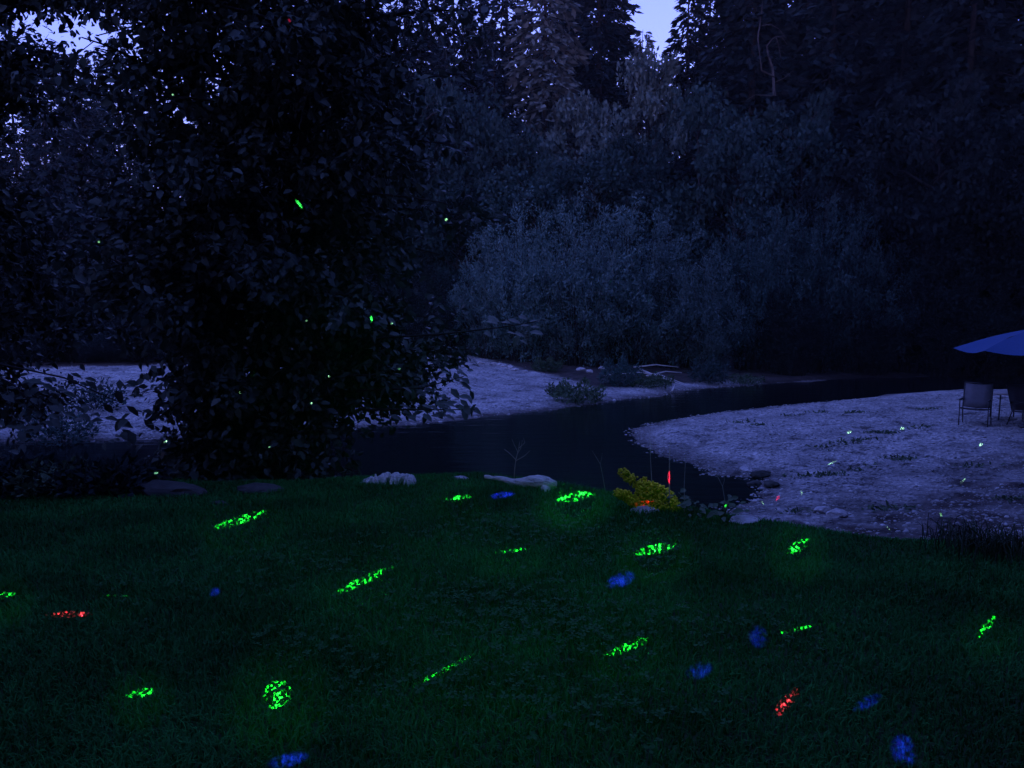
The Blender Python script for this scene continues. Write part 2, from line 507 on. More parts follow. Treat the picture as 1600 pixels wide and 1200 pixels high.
# ------------------------------------------------------------------ grass blades and clover
def grass():
    N = 330000
    y = 2.0 + (8.2 - 2.0) * rng.random(N) ** 0.85
    x = (rng.random(N) * 2 - 1) * (y * 0.68 + 0.4)
    s = y - edge_y(x)
    keep = s < 0.7
    x, y = x[keep], y[keep]; N = len(x)
    P = np.stack([x, y, lawn_z(x, y) - 0.005], 1)
    cl = 0.5 + 0.5 * vnoise(x, y, 0.22, 11)
    big = 0.5 + 0.5 * vnoise(x, y, 1.1, 12)
    h = (0.028 + 0.034 * cl * rng.random(N) + 0.02 * big) * rng.uniform(0.7, 1.3, N)
    a = rng.random(N) * 2 * math.pi
    lean = rng.uniform(0.1, 0.9, N)
    dirx, diry = np.cos(a) * lean, np.sin(a) * lean
    w = rng.uniform(0.0022, 0.0042, N)
    sx, sy = -np.sin(a) * w, np.cos(a) * w
    V = np.zeros((N, 5, 3))
    V[:, 0] = P - np.stack([sx, sy, 0 * w], 1)
    V[:, 1] = P + np.stack([sx, sy, 0 * w], 1)
    mid = P + np.stack([dirx * h * 0.35, diry * h * 0.35, h * 0.6], 1)
    V[:, 2] = mid + np.stack([sx, sy, 0 * w], 1) * 0.8
    V[:, 3] = mid - np.stack([sx, sy, 0 * w], 1) * 0.8
    V[:, 4] = P + np.stack([dirx * h * 1.1, diry * h * 1.1, h * (1 - 0.3 * lean)], 1)
    T = np.array([(0, 1, 2), (0, 2, 3), (3, 2, 4)])[None] + (np.arange(N) * 5)[:, None, None]
    o = link('grass', tri_mesh('grass', V.reshape(-1, 3), T.reshape(-1, 3), M['grass']))
    tag(o, 'short green grass blades covering the lawn', 'grass', kind='stuff')
grass()

def clover():
    pts = []
    for (px, py, rx, ry, n) in [(820, 835, 1.0, 0.55, 420), (780, 955, 0.75, 0.5, 420), (900, 1000, 0.5, 0.35, 200), (480, 880, 0.7, 0.4, 160),
                                (660, 1080, 0.5, 0.25, 120), (1000, 880, 0.5, 0.4, 130), (480, 1020, 0.4, 0.3, 90), (300, 930, 0.6, 0.4, 90), (1180, 1000, 0.5, 0.4, 90), (930, 1120, 0.5, 0.3, 110)]:
        c = on_lawn(px, py)
        q = rng.normal(0, 0.5, (n, 2)) * [rx, ry] + c[:2]
        pts.append(q)
    q = np.concatenate(pts)
    q = q[q[:, 1] < edge_y(q[:, 0]) - 0.1]
    N = len(q)
    tv, tf = [], []
    for k in range(3):
        a = k * 2 * math.pi / 3
        base = len(tv)
        for (u, r_, z) in [(0, 0.0, 0), (-0.55, 0.75, 0.12), (-0.3, 1.05, 0.16), (0, 0.95, 0.05), (0.3, 1.05, 0.16), (0.55, 0.75, 0.12)]:
            tv.append((math.cos(a + u) * r_, math.sin(a + u) * r_, z))
        tf += [(base, base + i, base + i + 1) for i in range(1, 5)]
    P = np.stack([q[:, 0], q[:, 1], lawn_z(q[:, 0], q[:, 1]) + rng.uniform(0.035, 0.075, N)], 1)
    nrm = norm(np.stack([rng.normal(0, .3, N), rng.normal(-0.15, .3, N), np.ones(N)], 1))
    a = rng.random(N) * 6.28
    d = np.stack([np.cos(a), np.sin(a), 0 * a], 1)
    V, T = scatter(tv, tf, P, frames(d, nrm), rng.uniform(0.007, 0.024, N))
    o = link('clover', tri_mesh('clover', V, T, M['clover']))
    tag(o, 'patches of paler clover leaves among the lawn grass', 'clover', kind='stuff')
clover()

# ------------------------------------------------------------------ gravel pebbles
def ico():
    t = (1 + 5 ** 0.5) / 2
    v = np.array([(-1, t, 0), (1, t, 0), (-1, -t, 0), (1, -t, 0), (0, -1, t), (0, 1, t), (0, -1, -t), (0, 1, -t), (t, 0, -1), (t, 0, 1), (-t, 0, -1), (-t, 0, 1)], float)
    f = [(0, 11, 5), (0, 5, 1), (0, 1, 7), (0, 7, 10), (0, 10, 11), (1, 5, 9), (5, 11, 4), (11, 10, 2), (10, 7, 6), (7, 1, 8), (3, 9, 4), (3, 4, 2), (3, 2, 6), (3, 6, 8), (3, 8, 9), (4, 9, 5), (2, 4, 11), (6, 2, 10), (8, 6, 7), (9, 8, 1)]
    return norm(v), f
IV, IF = ico()

def pebbles(name, x, y, smin, smax, label):
    N = len(x)
    P = np.stack([x, y, terr_z(x, y)], 1)
    a = rng.random(N) * 6.28
    d = np.stack([np.cos(a), np.sin(a), rng.normal(0, .15, N)], 1)
    n = np.stack([rng.normal(0, .2, N), rng.normal(0, .2, N), np.ones(N)], 1)
    s = smin + (smax - smin) * rng.random(N) ** 3
    S = np.stack([s * rng.uniform(.6, 1, N), s * rng.uniform(.8, 1.3, N), s * rng.uniform(.35, .7, N)], 1)
    V, T = scatter(IV, IF, P, frames(d, n), S)
    o = link(name, tri_mesh(name, V, T, M['pebble'], True))
    tag(o, label, 'gravel', kind='stuff')
N = 42000
y = 9.5 + 20 * rng.random(N) ** 1.5
x = 0.5 + rng.random(N) * (y * 0.68 + 0.5)
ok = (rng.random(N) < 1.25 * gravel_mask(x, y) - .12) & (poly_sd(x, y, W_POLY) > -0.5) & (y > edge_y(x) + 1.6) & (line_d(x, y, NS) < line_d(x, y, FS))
pebbles('gravel', x[ok], y[ok], 0.012, 0.05, 'grey pebbles covering the bar on the lawn side of the river')
N = 40000
y = 20 + 28 * rng.random(N) ** 1.2
x = -0.70 * y + rng.random(N) * (1.1 * y)
ok = (poly_sd(x, y, BAR_L) < 0.3 * rng.normal(0, 1, N)) & (poly_sd(x, y, W_POLY) > -0.4)
pebbles('gravel', x[ok], y[ok], 0.02, 0.075, 'pale pebbles covering the bar across the river')

# ------------------------------------------------------------------ rocks
def rock_mesh(name, dims, seed, mat, rough=0.22, sub=3):
    r = np.random.default_rng(seed)
    bm = bmesh.new()
    bmesh.ops.create_icosphere(bm, subdivisions=sub, radius=1)
    dirs = norm(r.normal(0, 1, (14, 3))); lim = r.uniform(0.62, 0.95, 14)
    ph = r.uniform(0, 6, 3)
    for v in bm.verts:
        p = np.array(v.co)
        for d, l in zip(dirs, lim):
            e = p @ d - l
            if e > 0: p = p - d * e
        p = p * (1 + rough * 0.4 * math.sin(p[0] * 5 + ph[0]) * math.sin(p[1] * 6 + ph[1]) * math.sin(p[2] * 5 + ph[2])) * (1 + 0.03 * r.normal())
        v.co = Vector(p * np.array(dims))
    me = bpy.data.meshes.new(name); bm.to_mesh(me); bm.free()
    me.materials.append(mat)
    return me

def place_rock(name, px, py, w, d, h, seed, mat, label, group=None, lawn_=False, rz=0, sink=0.35):
    p = on_lawn(px, py) if lawn_ else hit(px, py)
    o = link(name, rock_mesh(name, (w / 2, d / 2, h / 2), seed, mat))
    o.location = (p[0], p[1], p[2] + h / 2 - h * sink)
    o.rotation_euler.z = rz
    tag(o, label, 'stone' if name != 'boulder' else 'boulder', group)
    return o
# pale stones in a line on the far bar
for i, (px, py, s) in enumerate([(751, 569, .40), (762, 570, .30), (772, 570, .36), (781, 571, .3), (788, 573, .36), (797, 576, .42), (805, 579, .34), (821, 582, .28), (720, 553, .5)]):
    place_rock('stone', px, py, s * 1.2, s, s * .7, 50 + i, M['stone'], 'pale stone in the line of stones along the back of the far gravel bar', 'line of pale stones on the far bar', rz=i)
for i, (px, py, s) in enumerate([(908, 579, .42), (921, 582, .34), (941, 577, .38), (934, 560, .36)]):
    place_rock('stone', px, py, s * 1.2, s, s * .7, 70 + i, M['stone'], 'pale stone on the bare soil beside the round dark bush', 'pale stones on the far bank soil', rz=i * 2)
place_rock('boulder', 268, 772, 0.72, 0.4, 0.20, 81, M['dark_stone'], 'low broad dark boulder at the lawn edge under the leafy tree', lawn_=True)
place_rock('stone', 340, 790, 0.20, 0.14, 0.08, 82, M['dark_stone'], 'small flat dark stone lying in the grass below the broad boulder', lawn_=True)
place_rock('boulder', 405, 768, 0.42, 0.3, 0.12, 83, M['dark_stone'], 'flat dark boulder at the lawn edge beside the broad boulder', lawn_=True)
place_rock('stone', 1008, 800, 0.25, 0.15, 0.12, 84, M['stone'], 'pale rounded stone at the foot of the yellow plant', lawn_=True, sink=.55)
place_rock('boulder', 1162, 816, 0.26, 0.2, 0.07, 85, M['stone'], 'pale low boulder where the lawn meets the right gravel', lawn_=True)
place_rock('stone', 720, 748, 0.16, 0.12, 0.05, 86, M['stone'], 'small flat brown stone in the grass between stump and driftwood', lawn_=True)
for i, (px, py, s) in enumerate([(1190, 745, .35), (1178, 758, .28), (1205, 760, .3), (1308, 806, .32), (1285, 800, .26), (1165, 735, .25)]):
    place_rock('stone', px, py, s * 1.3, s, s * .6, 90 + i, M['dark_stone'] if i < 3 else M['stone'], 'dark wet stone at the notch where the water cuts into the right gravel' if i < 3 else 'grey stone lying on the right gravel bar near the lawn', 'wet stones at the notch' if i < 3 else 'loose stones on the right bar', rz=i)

# rough pale stump at the lawn edge: upright splintered slabs
def stump():
    c = on_lawn(602, 757)
    root = tag(empty('stump', c), 'pale grooved splintered stump at the lawn edge under the leafy tree', 'stump')
    r = np.random.default_rng(4)
    prof = [(-0.30, 0.02), (-0.24, 0.05), (-0.16, 0.10), (-0.11, 0.085), (-0.06, 0.125), (0.02, 0.135), (0.1, 0.125), (0.17, 0.13), (0.22, 0.12), (0.26, 0.01)]
    nx, nt_ = 70, 18
    xs_ = np.linspace(-0.29, 0.255, nx)
    hh = np.interp(xs_, [a for a, _ in prof], [b_ for _, b_ in prof])
    ridge = 1.4 * np.abs(vnoise(xs_ * 40, xs_ * 0, 1.0, 8)) + 0.7 * np.abs(vnoise(xs_ * 90, xs_ * 0 + 3, 1.0, 9))
    V = []
    for k in range(nt_):
        t = k / (nt_ - 1) * math.pi
        lean = 0.03 * math.sin(t)
        rg = ridge * (0.7 + 0.3 * np.roll(ridge, k // 2))
        V.append(np.stack([xs_ + lean + 0.006 * np.sin(k * 1.7 + xs_ * 60), 0.03 - math.cos(t) * (0.10 - 0.032 * rg), (hh + 0.01 * np.sin(xs_ * 70 + k)) * math.sin(t) ** 0.55 * (1 - 0.10 * rg) - 0.025], 1))
    V = np.concatenate(V)
    i0 = np.arange(nt_ * nx).reshape(nt_, nx)
    a, b_, c_, d_ = i0[:-1, :-1].ravel(), i0[:-1, 1:].ravel(), i0[1:, 1:].ravel(), i0[1:, :-1].ravel()
    T = np.concatenate([np.stack([a, b_, c_], 1), np.stack([a, c_, d_], 1)])
    link('wood', tri_mesh('wood', V, T, M['driftwood'], False), root)
    for i in range(9):
        x0 = r.uniform(-0.22, 0.24)
        h0 = np.interp(x0, [a for a, _ in prof], [b_ for _, b_ in prof]) - 0.025
        g = Geo(); ln = r.normal(0.015, 0.02); yy = r.uniform(-0.085, -0.06); w = r.uniform(0.010, 0.02)
        g.tube([(x0, yy - 0.02, -0.03), (x0 + ln * .5, yy, h0 * .5), (x0 + ln, yy + 0.05, h0)], [w * 1.3, w, w * 0.5], 6, True, 0.35)
        link('splinter', g.mesh('splinter', M['driftwood'], False), root)
stump()

# driftwood log: a long thin tail swelling into a rounded head
def driftwood():
    a = on_lawn(757, 753); b_ = on_lawn(868, 768)
    c = (a + b_) / 2
    root = tag(empty('driftwood_log', (c[0], c[1], c[2])), 'pale weathered driftwood log lying on the lawn edge', 'driftwood')
    L = np.linalg.norm(b_ - a)
    ang = math.atan2(b_[1] - a[1], b_[0] - a[0])
    t = np.linspace(0, 1, 22)
    pts = np.stack([(t - 0.5) * L, 0.03 * np.sin(t * 7), 0.028 + 0.035 * t + 0.012 * np.sin(t * 11) + 0.03 * np.exp(-((t) / 0.06) ** 2)], 1)
    rad = np.interp(t, [0, .05, .15, .35, .55, .75, .9, 1], [0.016, 0.024, 0.02, 0.032, 0.042, 0.062, 0.06, 0.03])
    g = Geo(); g.tube(pts, rad, 12, True, 0.14)
    o = link('trunk', g.mesh('trunk', M['driftwood'], True), root)
    g = Geo(); g.tube([(L * .36, -0.02, .03), (L * .42, -0.06, .01), (L * .45, -0.1, -.03)], [.045, .035, .012], 8, True, .15)
    link('root_knot', g.mesh('root_knot', M['driftwood'], True), root)
    root.rotation_euler.z = ang
driftwood()

# ------------------------------------------------------------------ trees
LEAF_V = np.array([(0, 0, 0), (-0.30, 0.38, 0.07), (0, 0.45, 0), (0.30, 0.38, 0.07), (-0.20, 0.75, 0.02), (0.20, 0.75, 0.02), (0, 1.0, -0.1)])
LEAF_F = np.array([(0, 2, 1), (0, 3, 2), (1, 2, 4), (2, 3, 5), (4, 2, 6), (2, 5, 6)])
DIA_V = np.array([(0, 0, 0), (-0.5, 0.45, 0.05), (0.5, 0.45, 0.05), (0, 1, 0)])
DIA_F = np.array([(0, 2, 1), (1, 2, 3)])

def leafy_tree(px, base_y, specs, label, n_single, leaf=0.125, seed=1, twigs_per=11, leaves_per=22, extra=(), branches=()):
    """broadleaf tree by the lawn; specs: limbs as (z0, dx, dy, dz) rows"""
    r = np.random.default_rng(seed)
    bx = at_y(px, 700, base_y)[0]
    bz = min(tz(bx, base_y), 0)
    root = tag(empty('leafy_tree', (bx, base_y, bz)), label, 'tree')
    H = 9.5
    g = Geo()
    stems = []
    for (ox, oy, tx, ty, hh, rr) in [(0, 0, 0.2, 0.1, H, .11), (-0.15, 0.1, -0.9, 0.5, H * .9, .08), (0.14, -0.05, 1.0, -0.1, H * .85, .075), (0.05, 0.15, 0.5, 1.0, H * .8, .07)]:
        t = np.linspace(0, 1, 9)
        pts = np.stack([ox + tx * t ** 1.5 + 0.06 * np.sin(t * 9 + ox * 9), oy + ty * t ** 1.5 + 0.06 * np.cos(t * 8), -0.2 + hh * t], 1)
        g.tube(pts, rr * (1 - 0.85 * t) + 0.008, 7)
        stems.append(pts)
    tw_p, tw_d = [], []
    limbs = Geo()
    for (z0, dx, dy, dz) in specs:
        st = stems[r.integers(len(stems))]
        k = int(np.argmin(abs(st[:, 2] - z0)))
        p0 = st[k]
        e = np.array([dx, dy, z0 + dz])
        t = np.linspace(0, 1, 7)[:, None]
        midp = (p0 + e) / 2 + np.array([0, 0, 0.25])
        pts = (1 - t) ** 2 * p0 + 2 * t * (1 - t) * midp + t ** 2 * e
        limbs.tube(pts, np.linspace(0.03, 0.007, 7), 5)
        for j in range(twigs_per):
            q = r.uniform(0.3, 1.0)
            b0 = (1 - q) ** 2 * p0 + 2 * q * (1 - q) * midp + q ** 2 * e
            dd = norm(norm(e - p0) * 0.6 + r.normal(0, 0.75, 3) + np.array([0, 0, -0.12]))
            ln = r.uniform(0.25, 0.65)
            b1 = b0 + dd * ln + np.array([0, 0, -0.06])
            limbs.tube([b0, (b0 + b1) / 2 + [0, 0, .03], b1], [0.006, 0.005, 0.002], 3, False)
            n = r.poisson(leaves_per)
            s = r.random(n)[:, None]
            tw_p.append(b0 + (b1 - b0) * s + r.normal(0, 0.07, (n, 3)))
            tw_d.append(np.repeat(dd[None], n, 0))
    P = np.concatenate(tw_p); D = np.concatenate(tw_d)
    N = len(P)
    D = norm(D * 0.5 + r.normal(0, 0.6, (N, 3)) + [0, 0, -0.35])
    nr = norm(r.normal(0, 0.55, (N, 3)) + [0, -0.25, 0.8])
    S = leaf * r.uniform(0.35, 1.25, N)
    S3 = np.stack([S * r.uniform(.8, 1.15, N), S, S], 1)
    FR = frames(D, nr)
    keep = P[:, 2] > 0.25
    P, FR, S3 = P[keep], FR[keep], S3[keep]
    N = len(P)
    # the leaves that show largest become leaves of their own
    W = P + np.array([bx, base_y, bz])
    depth = W[:, 1]
    u = W[:, 0] / depth * F + 800
    score = S3[:, 1] / depth * (1 + 0.5 * (u > 480)) * ((u > 20) & (u < 1000)) * ((484 - (W[:, 2] - CAMZ) / depth * F) > 20)
    outer = np.argsort(-score * (1 + 0.3 * r.random(N)))[:n_single]
    mask = np.ones(N, bool); mask[outer] = False
    V, T = scatter(LEAF_V, LEAF_F, P[mask], FR[mask], S3[mask])
    link('trunk', g.mesh('trunk', M['bark'], True), root)
    link('limbs', limbs.mesh('limbs', M['bark'], True), root)["kind"] = "stuff"
    cr = link('crown', tri_mesh('crown', V, T, M['leaf']), root)
    cr["kind"] = "stuff"
    lm = tri_mesh('leaf', LEAF_V, LEAF_F, M['leaf'])
    lp = tri_mesh('leaf', LEAF_V, LEAF_F, M['lit_leaf'])
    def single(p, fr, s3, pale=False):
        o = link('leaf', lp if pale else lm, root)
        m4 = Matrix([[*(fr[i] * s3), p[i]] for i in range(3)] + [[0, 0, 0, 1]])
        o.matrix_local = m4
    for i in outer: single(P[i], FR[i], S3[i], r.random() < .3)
    for (pxx, pyy, yy, ln) in extra:     # leaves on the low outer twigs
        w = at_y(pxx, pyy, yy) - np.array([bx, base_y, bz])
        d = norm(np.array([r.uniform(-.2, 1), r.uniform(-.5, .3), r.uniform(-.5, .1)]))
        n = norm(np.array([r.normal(0, .25), -0.45, 0.9]))
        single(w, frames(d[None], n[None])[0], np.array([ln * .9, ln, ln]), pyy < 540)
    for pts in branches:                 # long low branches that carry them
        g2 = Geo(); g2.tube([at_y(a, b_, 8.6 if k else 9.0) - np.array([bx, base_y, bz]) for k, (a, b_) in enumerate(pts)], np.linspace(.014, .004, len(pts)), 5)
        link('branch', g2.mesh('branch', M['bark'], True), root)
    return root

def crown_specs(seed, n, left, right, zlo, zhi, front=-1.5, back=1.8, shape=None):
    r = np.random.default_rng(seed)
    out = []
    for i in range(n):
        z0 = zlo + (zhi - zlo) * (i + r.random()) / n
        a = r.uniform(0, 2 * math.pi)
        q = math.sqrt(r.uniform(0.12, 1))
        k = shape(z0) if shape else 1.0
        dx = math.cos(a) * q * (right if math.cos(a) > 0 else left) * k
        dy = math.sin(a) * q * (back if math.sin(a) > 0 else -front) * k
        out.append((z0, dx, dy, r.uniform(-0.25, 0.5) - (0.4 if z0 < 2.5 else 0)))
    return out

sprig = []
for (a, b_, n, sx, sy) in [(722, 588, 9, 18, 24), (712, 625, 12, 26, 14), (805, 515, 12, 38, 12), (770, 500, 5, 14, 8), (690, 636, 12, 26, 12), (740, 636, 3, 8, 6), (640, 640, 12, 26, 12)]:
    for k in range(n):
        sprig.append((a + rng.normal(0, sx * .7), b_ + rng.normal(0, sy * .7), 8.6 + rng.normal(0, .25), rng.uniform(0.10, 0.17)))
low_right = [(z_, dx_, dy_, -.15) for z_, dx_, dy_ in zip(rng.uniform(1.95, 3.2, 26), rng.uniform(1.2, 2.15, 26), rng.uniform(-1, .9, 26))]
leafy_tree(400, 9.3, low_right + crown_specs(3, 250, 2.1, 2.6, 0.55, 8.6, -1.4, 1.7, lambda z: np.interp(z, [0.5, 1.4, 2.2, 3.0, 4, 8.5], [0.46, 0.54, 0.74, 0.95, 1.12, 1.05])),
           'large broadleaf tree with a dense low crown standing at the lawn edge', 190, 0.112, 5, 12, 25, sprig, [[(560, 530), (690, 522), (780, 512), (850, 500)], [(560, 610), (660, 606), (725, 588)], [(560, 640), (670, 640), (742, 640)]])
hang = []
for (a, b_, n, sx, sy) in [(45, 640, 14, 26, 16), (120, 655, 14, 30, 16), (200, 620, 14, 16, 22), (180, 675, 14, 24, 12), (15, 680, 14, 20, 14), (150, 595, 12, 30, 12), (60, 595, 14, 30, 10), (10, 610, 10, 14, 16)]:
    for k in range(n):
        hang.append((a + rng.normal(0, sx), b_ + rng.normal(0, sy), 9.0 + rng.normal(0, .3), rng.uniform(0.10, 0.18)))
over = [(z_, dx_, dy_, .1) for z_, dx_, dy_ in zip(rng.uniform(5.9, 7.6, 16), rng.uniform(.5, 2.6, 16), rng.uniform(-1, 1, 16))]
leafy_tree(-90, 10.5, over + crown_specs(8, 130, 1.9, 2.6, 2.1, 8.6, -1.5, 1.6, lambda z: np.interp(z, [1.5, 3, 5, 8.6], [0.7, 1.0, 1.0, 0.7])),
           'dark broadleaf tree rooted beyond the lawn at the frame side of the large tree', 40, 0.12, 9, 11, 24, hang, [[(-60, 560), (20, 600), (70, 650)], [(-40, 560), (100, 590), (190, 630)]])

def conifer_mesh(seed, H, Rr, dens, mat, low=0.1, droop=0.35):
    r = np.random.default_rng(seed)
    P, D, S = [], [], []
    tr = Geo()
    t = np.linspace(0, 1, 10)
    tr.tube(np.stack([0.15 * np.sin(t * 5 + seed), 0.15 * np.cos(t * 4), H * t - 0.3], 1), 0.32 * (1 - t) * H / 28 + 0.02, 8)
    z = H * low
    while z < H * 0.985:
        f = 1 - (z / H)
        n = 4 + int(5 * f)
        a0 = r.uniform(0, 6.28)
        for j in range(n):
            a = a0 + j * 6.28 / n + r.normal(0, .25)
            ln = Rr * (f ** 0.75) * r.uniform(0.55, 1.12) + 0.25
            k = max(3, int(ln * dens))
            q = np.sqrt(r.random(k)) if k > 3 else r.random(k)
            rad = ln * q
            zz = z - droop * rad - 0.05 * rad ** 2 + 0.35 * f * rad * 0.3
            base = np.stack([np.cos(a) * rad, np.sin(a) * rad, zz], 1)
            sd = r.normal(0, 0.16 + 0.10 * ln * (1 - q) , k)
            base += np.stack([-np.sin(a) * sd, np.cos(a) * sd, r.normal(0, .08, k)], 1)
            P.append(base)
            D.append(np.stack([np.cos(a) + r.normal(0, .5, k), np.sin(a) + r.normal(0, .5, k), -0.45 + r.normal(0, .25, k)], 1))
            S.append(r.uniform(0.35, 0.8, k))
            if j % 2 == 0 and ln > 1:
                tr.tube([(0, 0, z), (np.cos(a) * ln * .5, np.sin(a) * ln * .5, z - droop * ln * .5), (np.cos(a) * ln * .9, np.sin(a) * ln * .9, z - droop * ln)], [0.05, 0.03, 0.01], 3, False)
        z += H / 28 * r.uniform(0.42, 0.75)
    P = np.concatenate(P); D = norm(np.concatenate(D)); S = np.concatenate(S)
    N = len(P)
    nr = norm(r.normal(0, .5, (N, 3)) + [0, 0, .8])
    V, T = scatter(DIA_V, DIA_F, P, frames(D, nr), np.stack([S * 0.42, S, S], 1))
    return tri_mesh('crown', V, T, mat), tr.mesh('trunk', M['bark'], True)

def broad_mesh(seed, H, Rr, nclump, nleaf, mat, size=0.26, base=0.25):
    r = np.random.default_rng(seed)
    P, tr = [], Geo()
    t = np.linspace(0, 1, 8)
    tr.tube(np.stack([0.3 * np.sin(t * 3), 0.2 * np.sin(t * 4 + 1), H * 0.85 * t - 0.3], 1), 0.22 * (1 - 0.9 * t) + 0.01, 7)
    for i in range(nclump):
        d = norm(r.normal(0, 1, 3)); q = r.uniform(0.45, 1.0) ** 0.5
        c = np.array([0, 0, H * (base + 1) / 2]) + d * q * np.array([Rr, Rr, H * (1 - base) / 2])
        z0 = max(H * 0.15, min(c[2] - 0.8, H * 0.8))
        tr.tube([(0, 0, z0), (c[0] * .5, c[1] * .5, (z0 + c[2]) / 2 + .2), c], [0.06, 0.035, 0.01], 4, False)
        rad = r.uniform(0.45, 1.0) * Rr * 0.34
        n = int(nleaf * r.uniform(.6, 1.4))
        e = norm(r.normal(0, 1, (n, 3))) * (r.random((n, 1)) ** 0.45) * rad * np.array([1.15, 1.15, 0.75])
        P.append(c + e)
    P = np.concatenate(P); N = len(P)
    D = norm(r.normal(0, 1, (N, 3)) + [0, 0, -.3]); nr = norm(r.normal(0, .7, (N, 3)) + [0, 0, .7])
    S = size * r.uniform(.6, 1.3, N)
    V, T = scatter(DIA_V, DIA_F, P, frames(D, nr), np.stack([S * 0.7, S, S], 1))
    return tri_mesh('crown', V, T, mat), tr.mesh('trunk', M['bark'], True)

def willow_mesh(seed, H, Rr, nst, nl, mat, size=0.17):
    r = np.random.default_rng(seed)
    tr, P, D = Geo(), [], []
    for i in range(nst):
        a = r.uniform(0, 6.28); q0 = math.sqrt(r.random()); rr = Rr * q0
        hh = H * r.choice([r.uniform(0.6, 0.95), r.uniform(0.85, 1.15)]) * math.sqrt(max(0.10, 1 - 0.8 * q0 ** 2)) * (1 + 0.2 * math.sin(a * 3 + seed))
        b0 = np.array([math.cos(a) * rr * 0.3, math.sin(a) * rr * 0.3, -0.1])
        e = np.array([math.cos(a) * rr, math.sin(a) * rr, hh])
        mid = np.array([e[0] * .5, e[1] * .5, hh * 0.6])
        t = np.linspace(0, 1, 5)[:, None]
        tr.tube((1 - t) ** 2 * b0 + 2 * t * (1 - t) * mid + t ** 2 * e, np.linspace(.03, .006, 5), 3, False)
        k = 5                                           # side sprays, each a small tuft of leaves
        for _ in range(k):
            q = r.uniform(0.06, 1.0) ** 0.75
            c = (1 - q) ** 2 * b0 + 2 * q * (1 - q) * mid + q ** 2 * e
            d = norm(2 * (1 - q) * (mid - b0) + 2 * q * (e - mid)) * 0.7 + r.normal(0, .6, 3)
            d = norm(d); ln = r.uniform(0.35, 0.9)
            n = nl // k
            f = r.random((n, 1))
            P.append(c + d * ln * f + r.normal(0, 0.13, (n, 3)))
            D.append(norm(d + r.normal(0, .6, (n, 3))))
    P = np.concatenate(P); D = np.concatenate(D)
    k = P[:, 2] > 0.0
    P, D = P[k], D[k]; N = len(P)
    nr = norm(r.normal(0, .7, (N, 3)) + [0, 0, .6])
    S = size * r.uniform(.6, 1.3, N)
    V, T = scatter(DIA_V, DIA_F, P, frames(D, nr), np.stack([S * 0.36, S, S], 1))
    return tri_mesh('crown', V, T, mat), tr.mesh('stems', M['bark'], True)

CON = [conifer_mesh(s, 28, rr, 21, M['conifer'], lo, dr) for s, rr, lo, dr in [(1, 5.4, .05, .35), (2, 4.8, .08, .28), (3, 6.0, .06, .42)]]
CONB = [conifer_mesh(4, 28, 4.6, 17, M['conifer_brown'], .12, .4)]
BRD = [broad_mesh(s, 10, 3.6, 46, 230, M['far_leaf']) for s in (11, 12, 13)]
OLV = [broad_mesh(s, 10, 3.2, 40, 190, M['olive_leaf']) for s in (14,)]
WIL = [willow_mesh(s, 6, 3.2, 120, 220, M['willow']) for s in (21, 22)]
WILD = [willow_mesh(s, 6, 3.2, 120, 200, M['willow_dark']) for s in (23, 24)]
def recolour(pairs, mat):
    out = []
    for cr, tr in pairs:
        c2 = cr.copy(); c2.materials.clear(); c2.materials.append(mat)
        out.append((c2, tr))
    return out
WILB = recolour(WILD, M['willow_shaded'])
BRDD = recolour(BRD, M['far_leaf_shaded'])

def plant_tree(name, protos, px, Y, top_py, label, cat, group=None, width=None, base_h=28.0, part='trunk', seed=0):
    r = random.Random(seed * 77 + int(px) + int(Y * 3))
    x = at_y(px, 484, Y)[0]
    z = tz(x, Y)
    ztop = at_y(px, top_py, Y)[2]
    s = (ztop - z) / base_h
    w = s if width is None else width
    root = tag(empty(name, (x, Y, z - 0.05), r.uniform(0, 6.28), (w, w, s)), label, cat, group)
    cr, tr = protos[r.randrange(len(protos))]
    link(part, tr, root)
    c = link('crown', cr, root)
    c["kind"] = "stuff"
    return root

# the forest beyond the river
def conifer_label(px):
    if px < 250: return 'tall dark conifer behind the dark broadleaf tree and its sky gap', 'conifers behind the dark broadleaf tree'
    if px < 620: return 'tall dark conifer hidden behind the crown of the large broadleaf tree', 'conifers behind the large broadleaf tree'
    if px < 900: return 'tall dark conifer between the large broadleaf tree and the brownish conifer', 'conifers beside the brownish conifer'
    if px < 1270: return 'tall dark conifer standing beside or behind the bare dead tree', 'conifers around the dead tree'
    return 'very dark tall conifer in the forest wall behind the upstream bank', 'conifers above the upstream bank'
for i, (px, Y, top) in enumerate([(640, 62, -90), (715, 66, -60), (770, 58, 30), (700, 55, 60), (600, 58, 0), (560, 66, 40), (500, 60, 20), (440, 64, 40), (380, 58, 50), (330, 66, 60),
                                  (250, 62, 60), (200, 58, 50), (140, 64, 75), (85, 58, 85), (40, 60, 70), (-5, 64, 60), (165, 68, 70), (110, 70, 60), (1045, 74, 95), (905, 72, -160), (955, 74, -60), (680, 78, -40), (745, 80, -20), (590, 76, -20), (530, 74, 0), (460, 76, 10), (400, 74, 20), (1100, 76, -90), (-60, 60, 60), (-140, 62, 40), (-230, 64, 20),
                                  (1135, 60, -60), (1165, 54, -260), (1245, 58, -330), (1290, 52, -260), (1345, 56, -380), (1395, 50, -330), (1450, 54, -420), (1500, 47, -300), (1560, 52, -420), (1620, 46, -380), (1700, 50, -400), (1790, 46, -400),
                                  (790, 74, -150), (870, 80, -60), (1160, 78, -120), (1230, 72, -250), (1330, 70, -250), (1420, 66, -300)]):
    lab, grp = conifer_label(px)
    plant_tree('conifer', CON, px, Y, top, lab, 'conifer', grp, seed=i)
plant_tree('conifer', CON, 935, 66, -170, 'dark conifer on the left flank of the sky gap', 'conifer', seed=3)
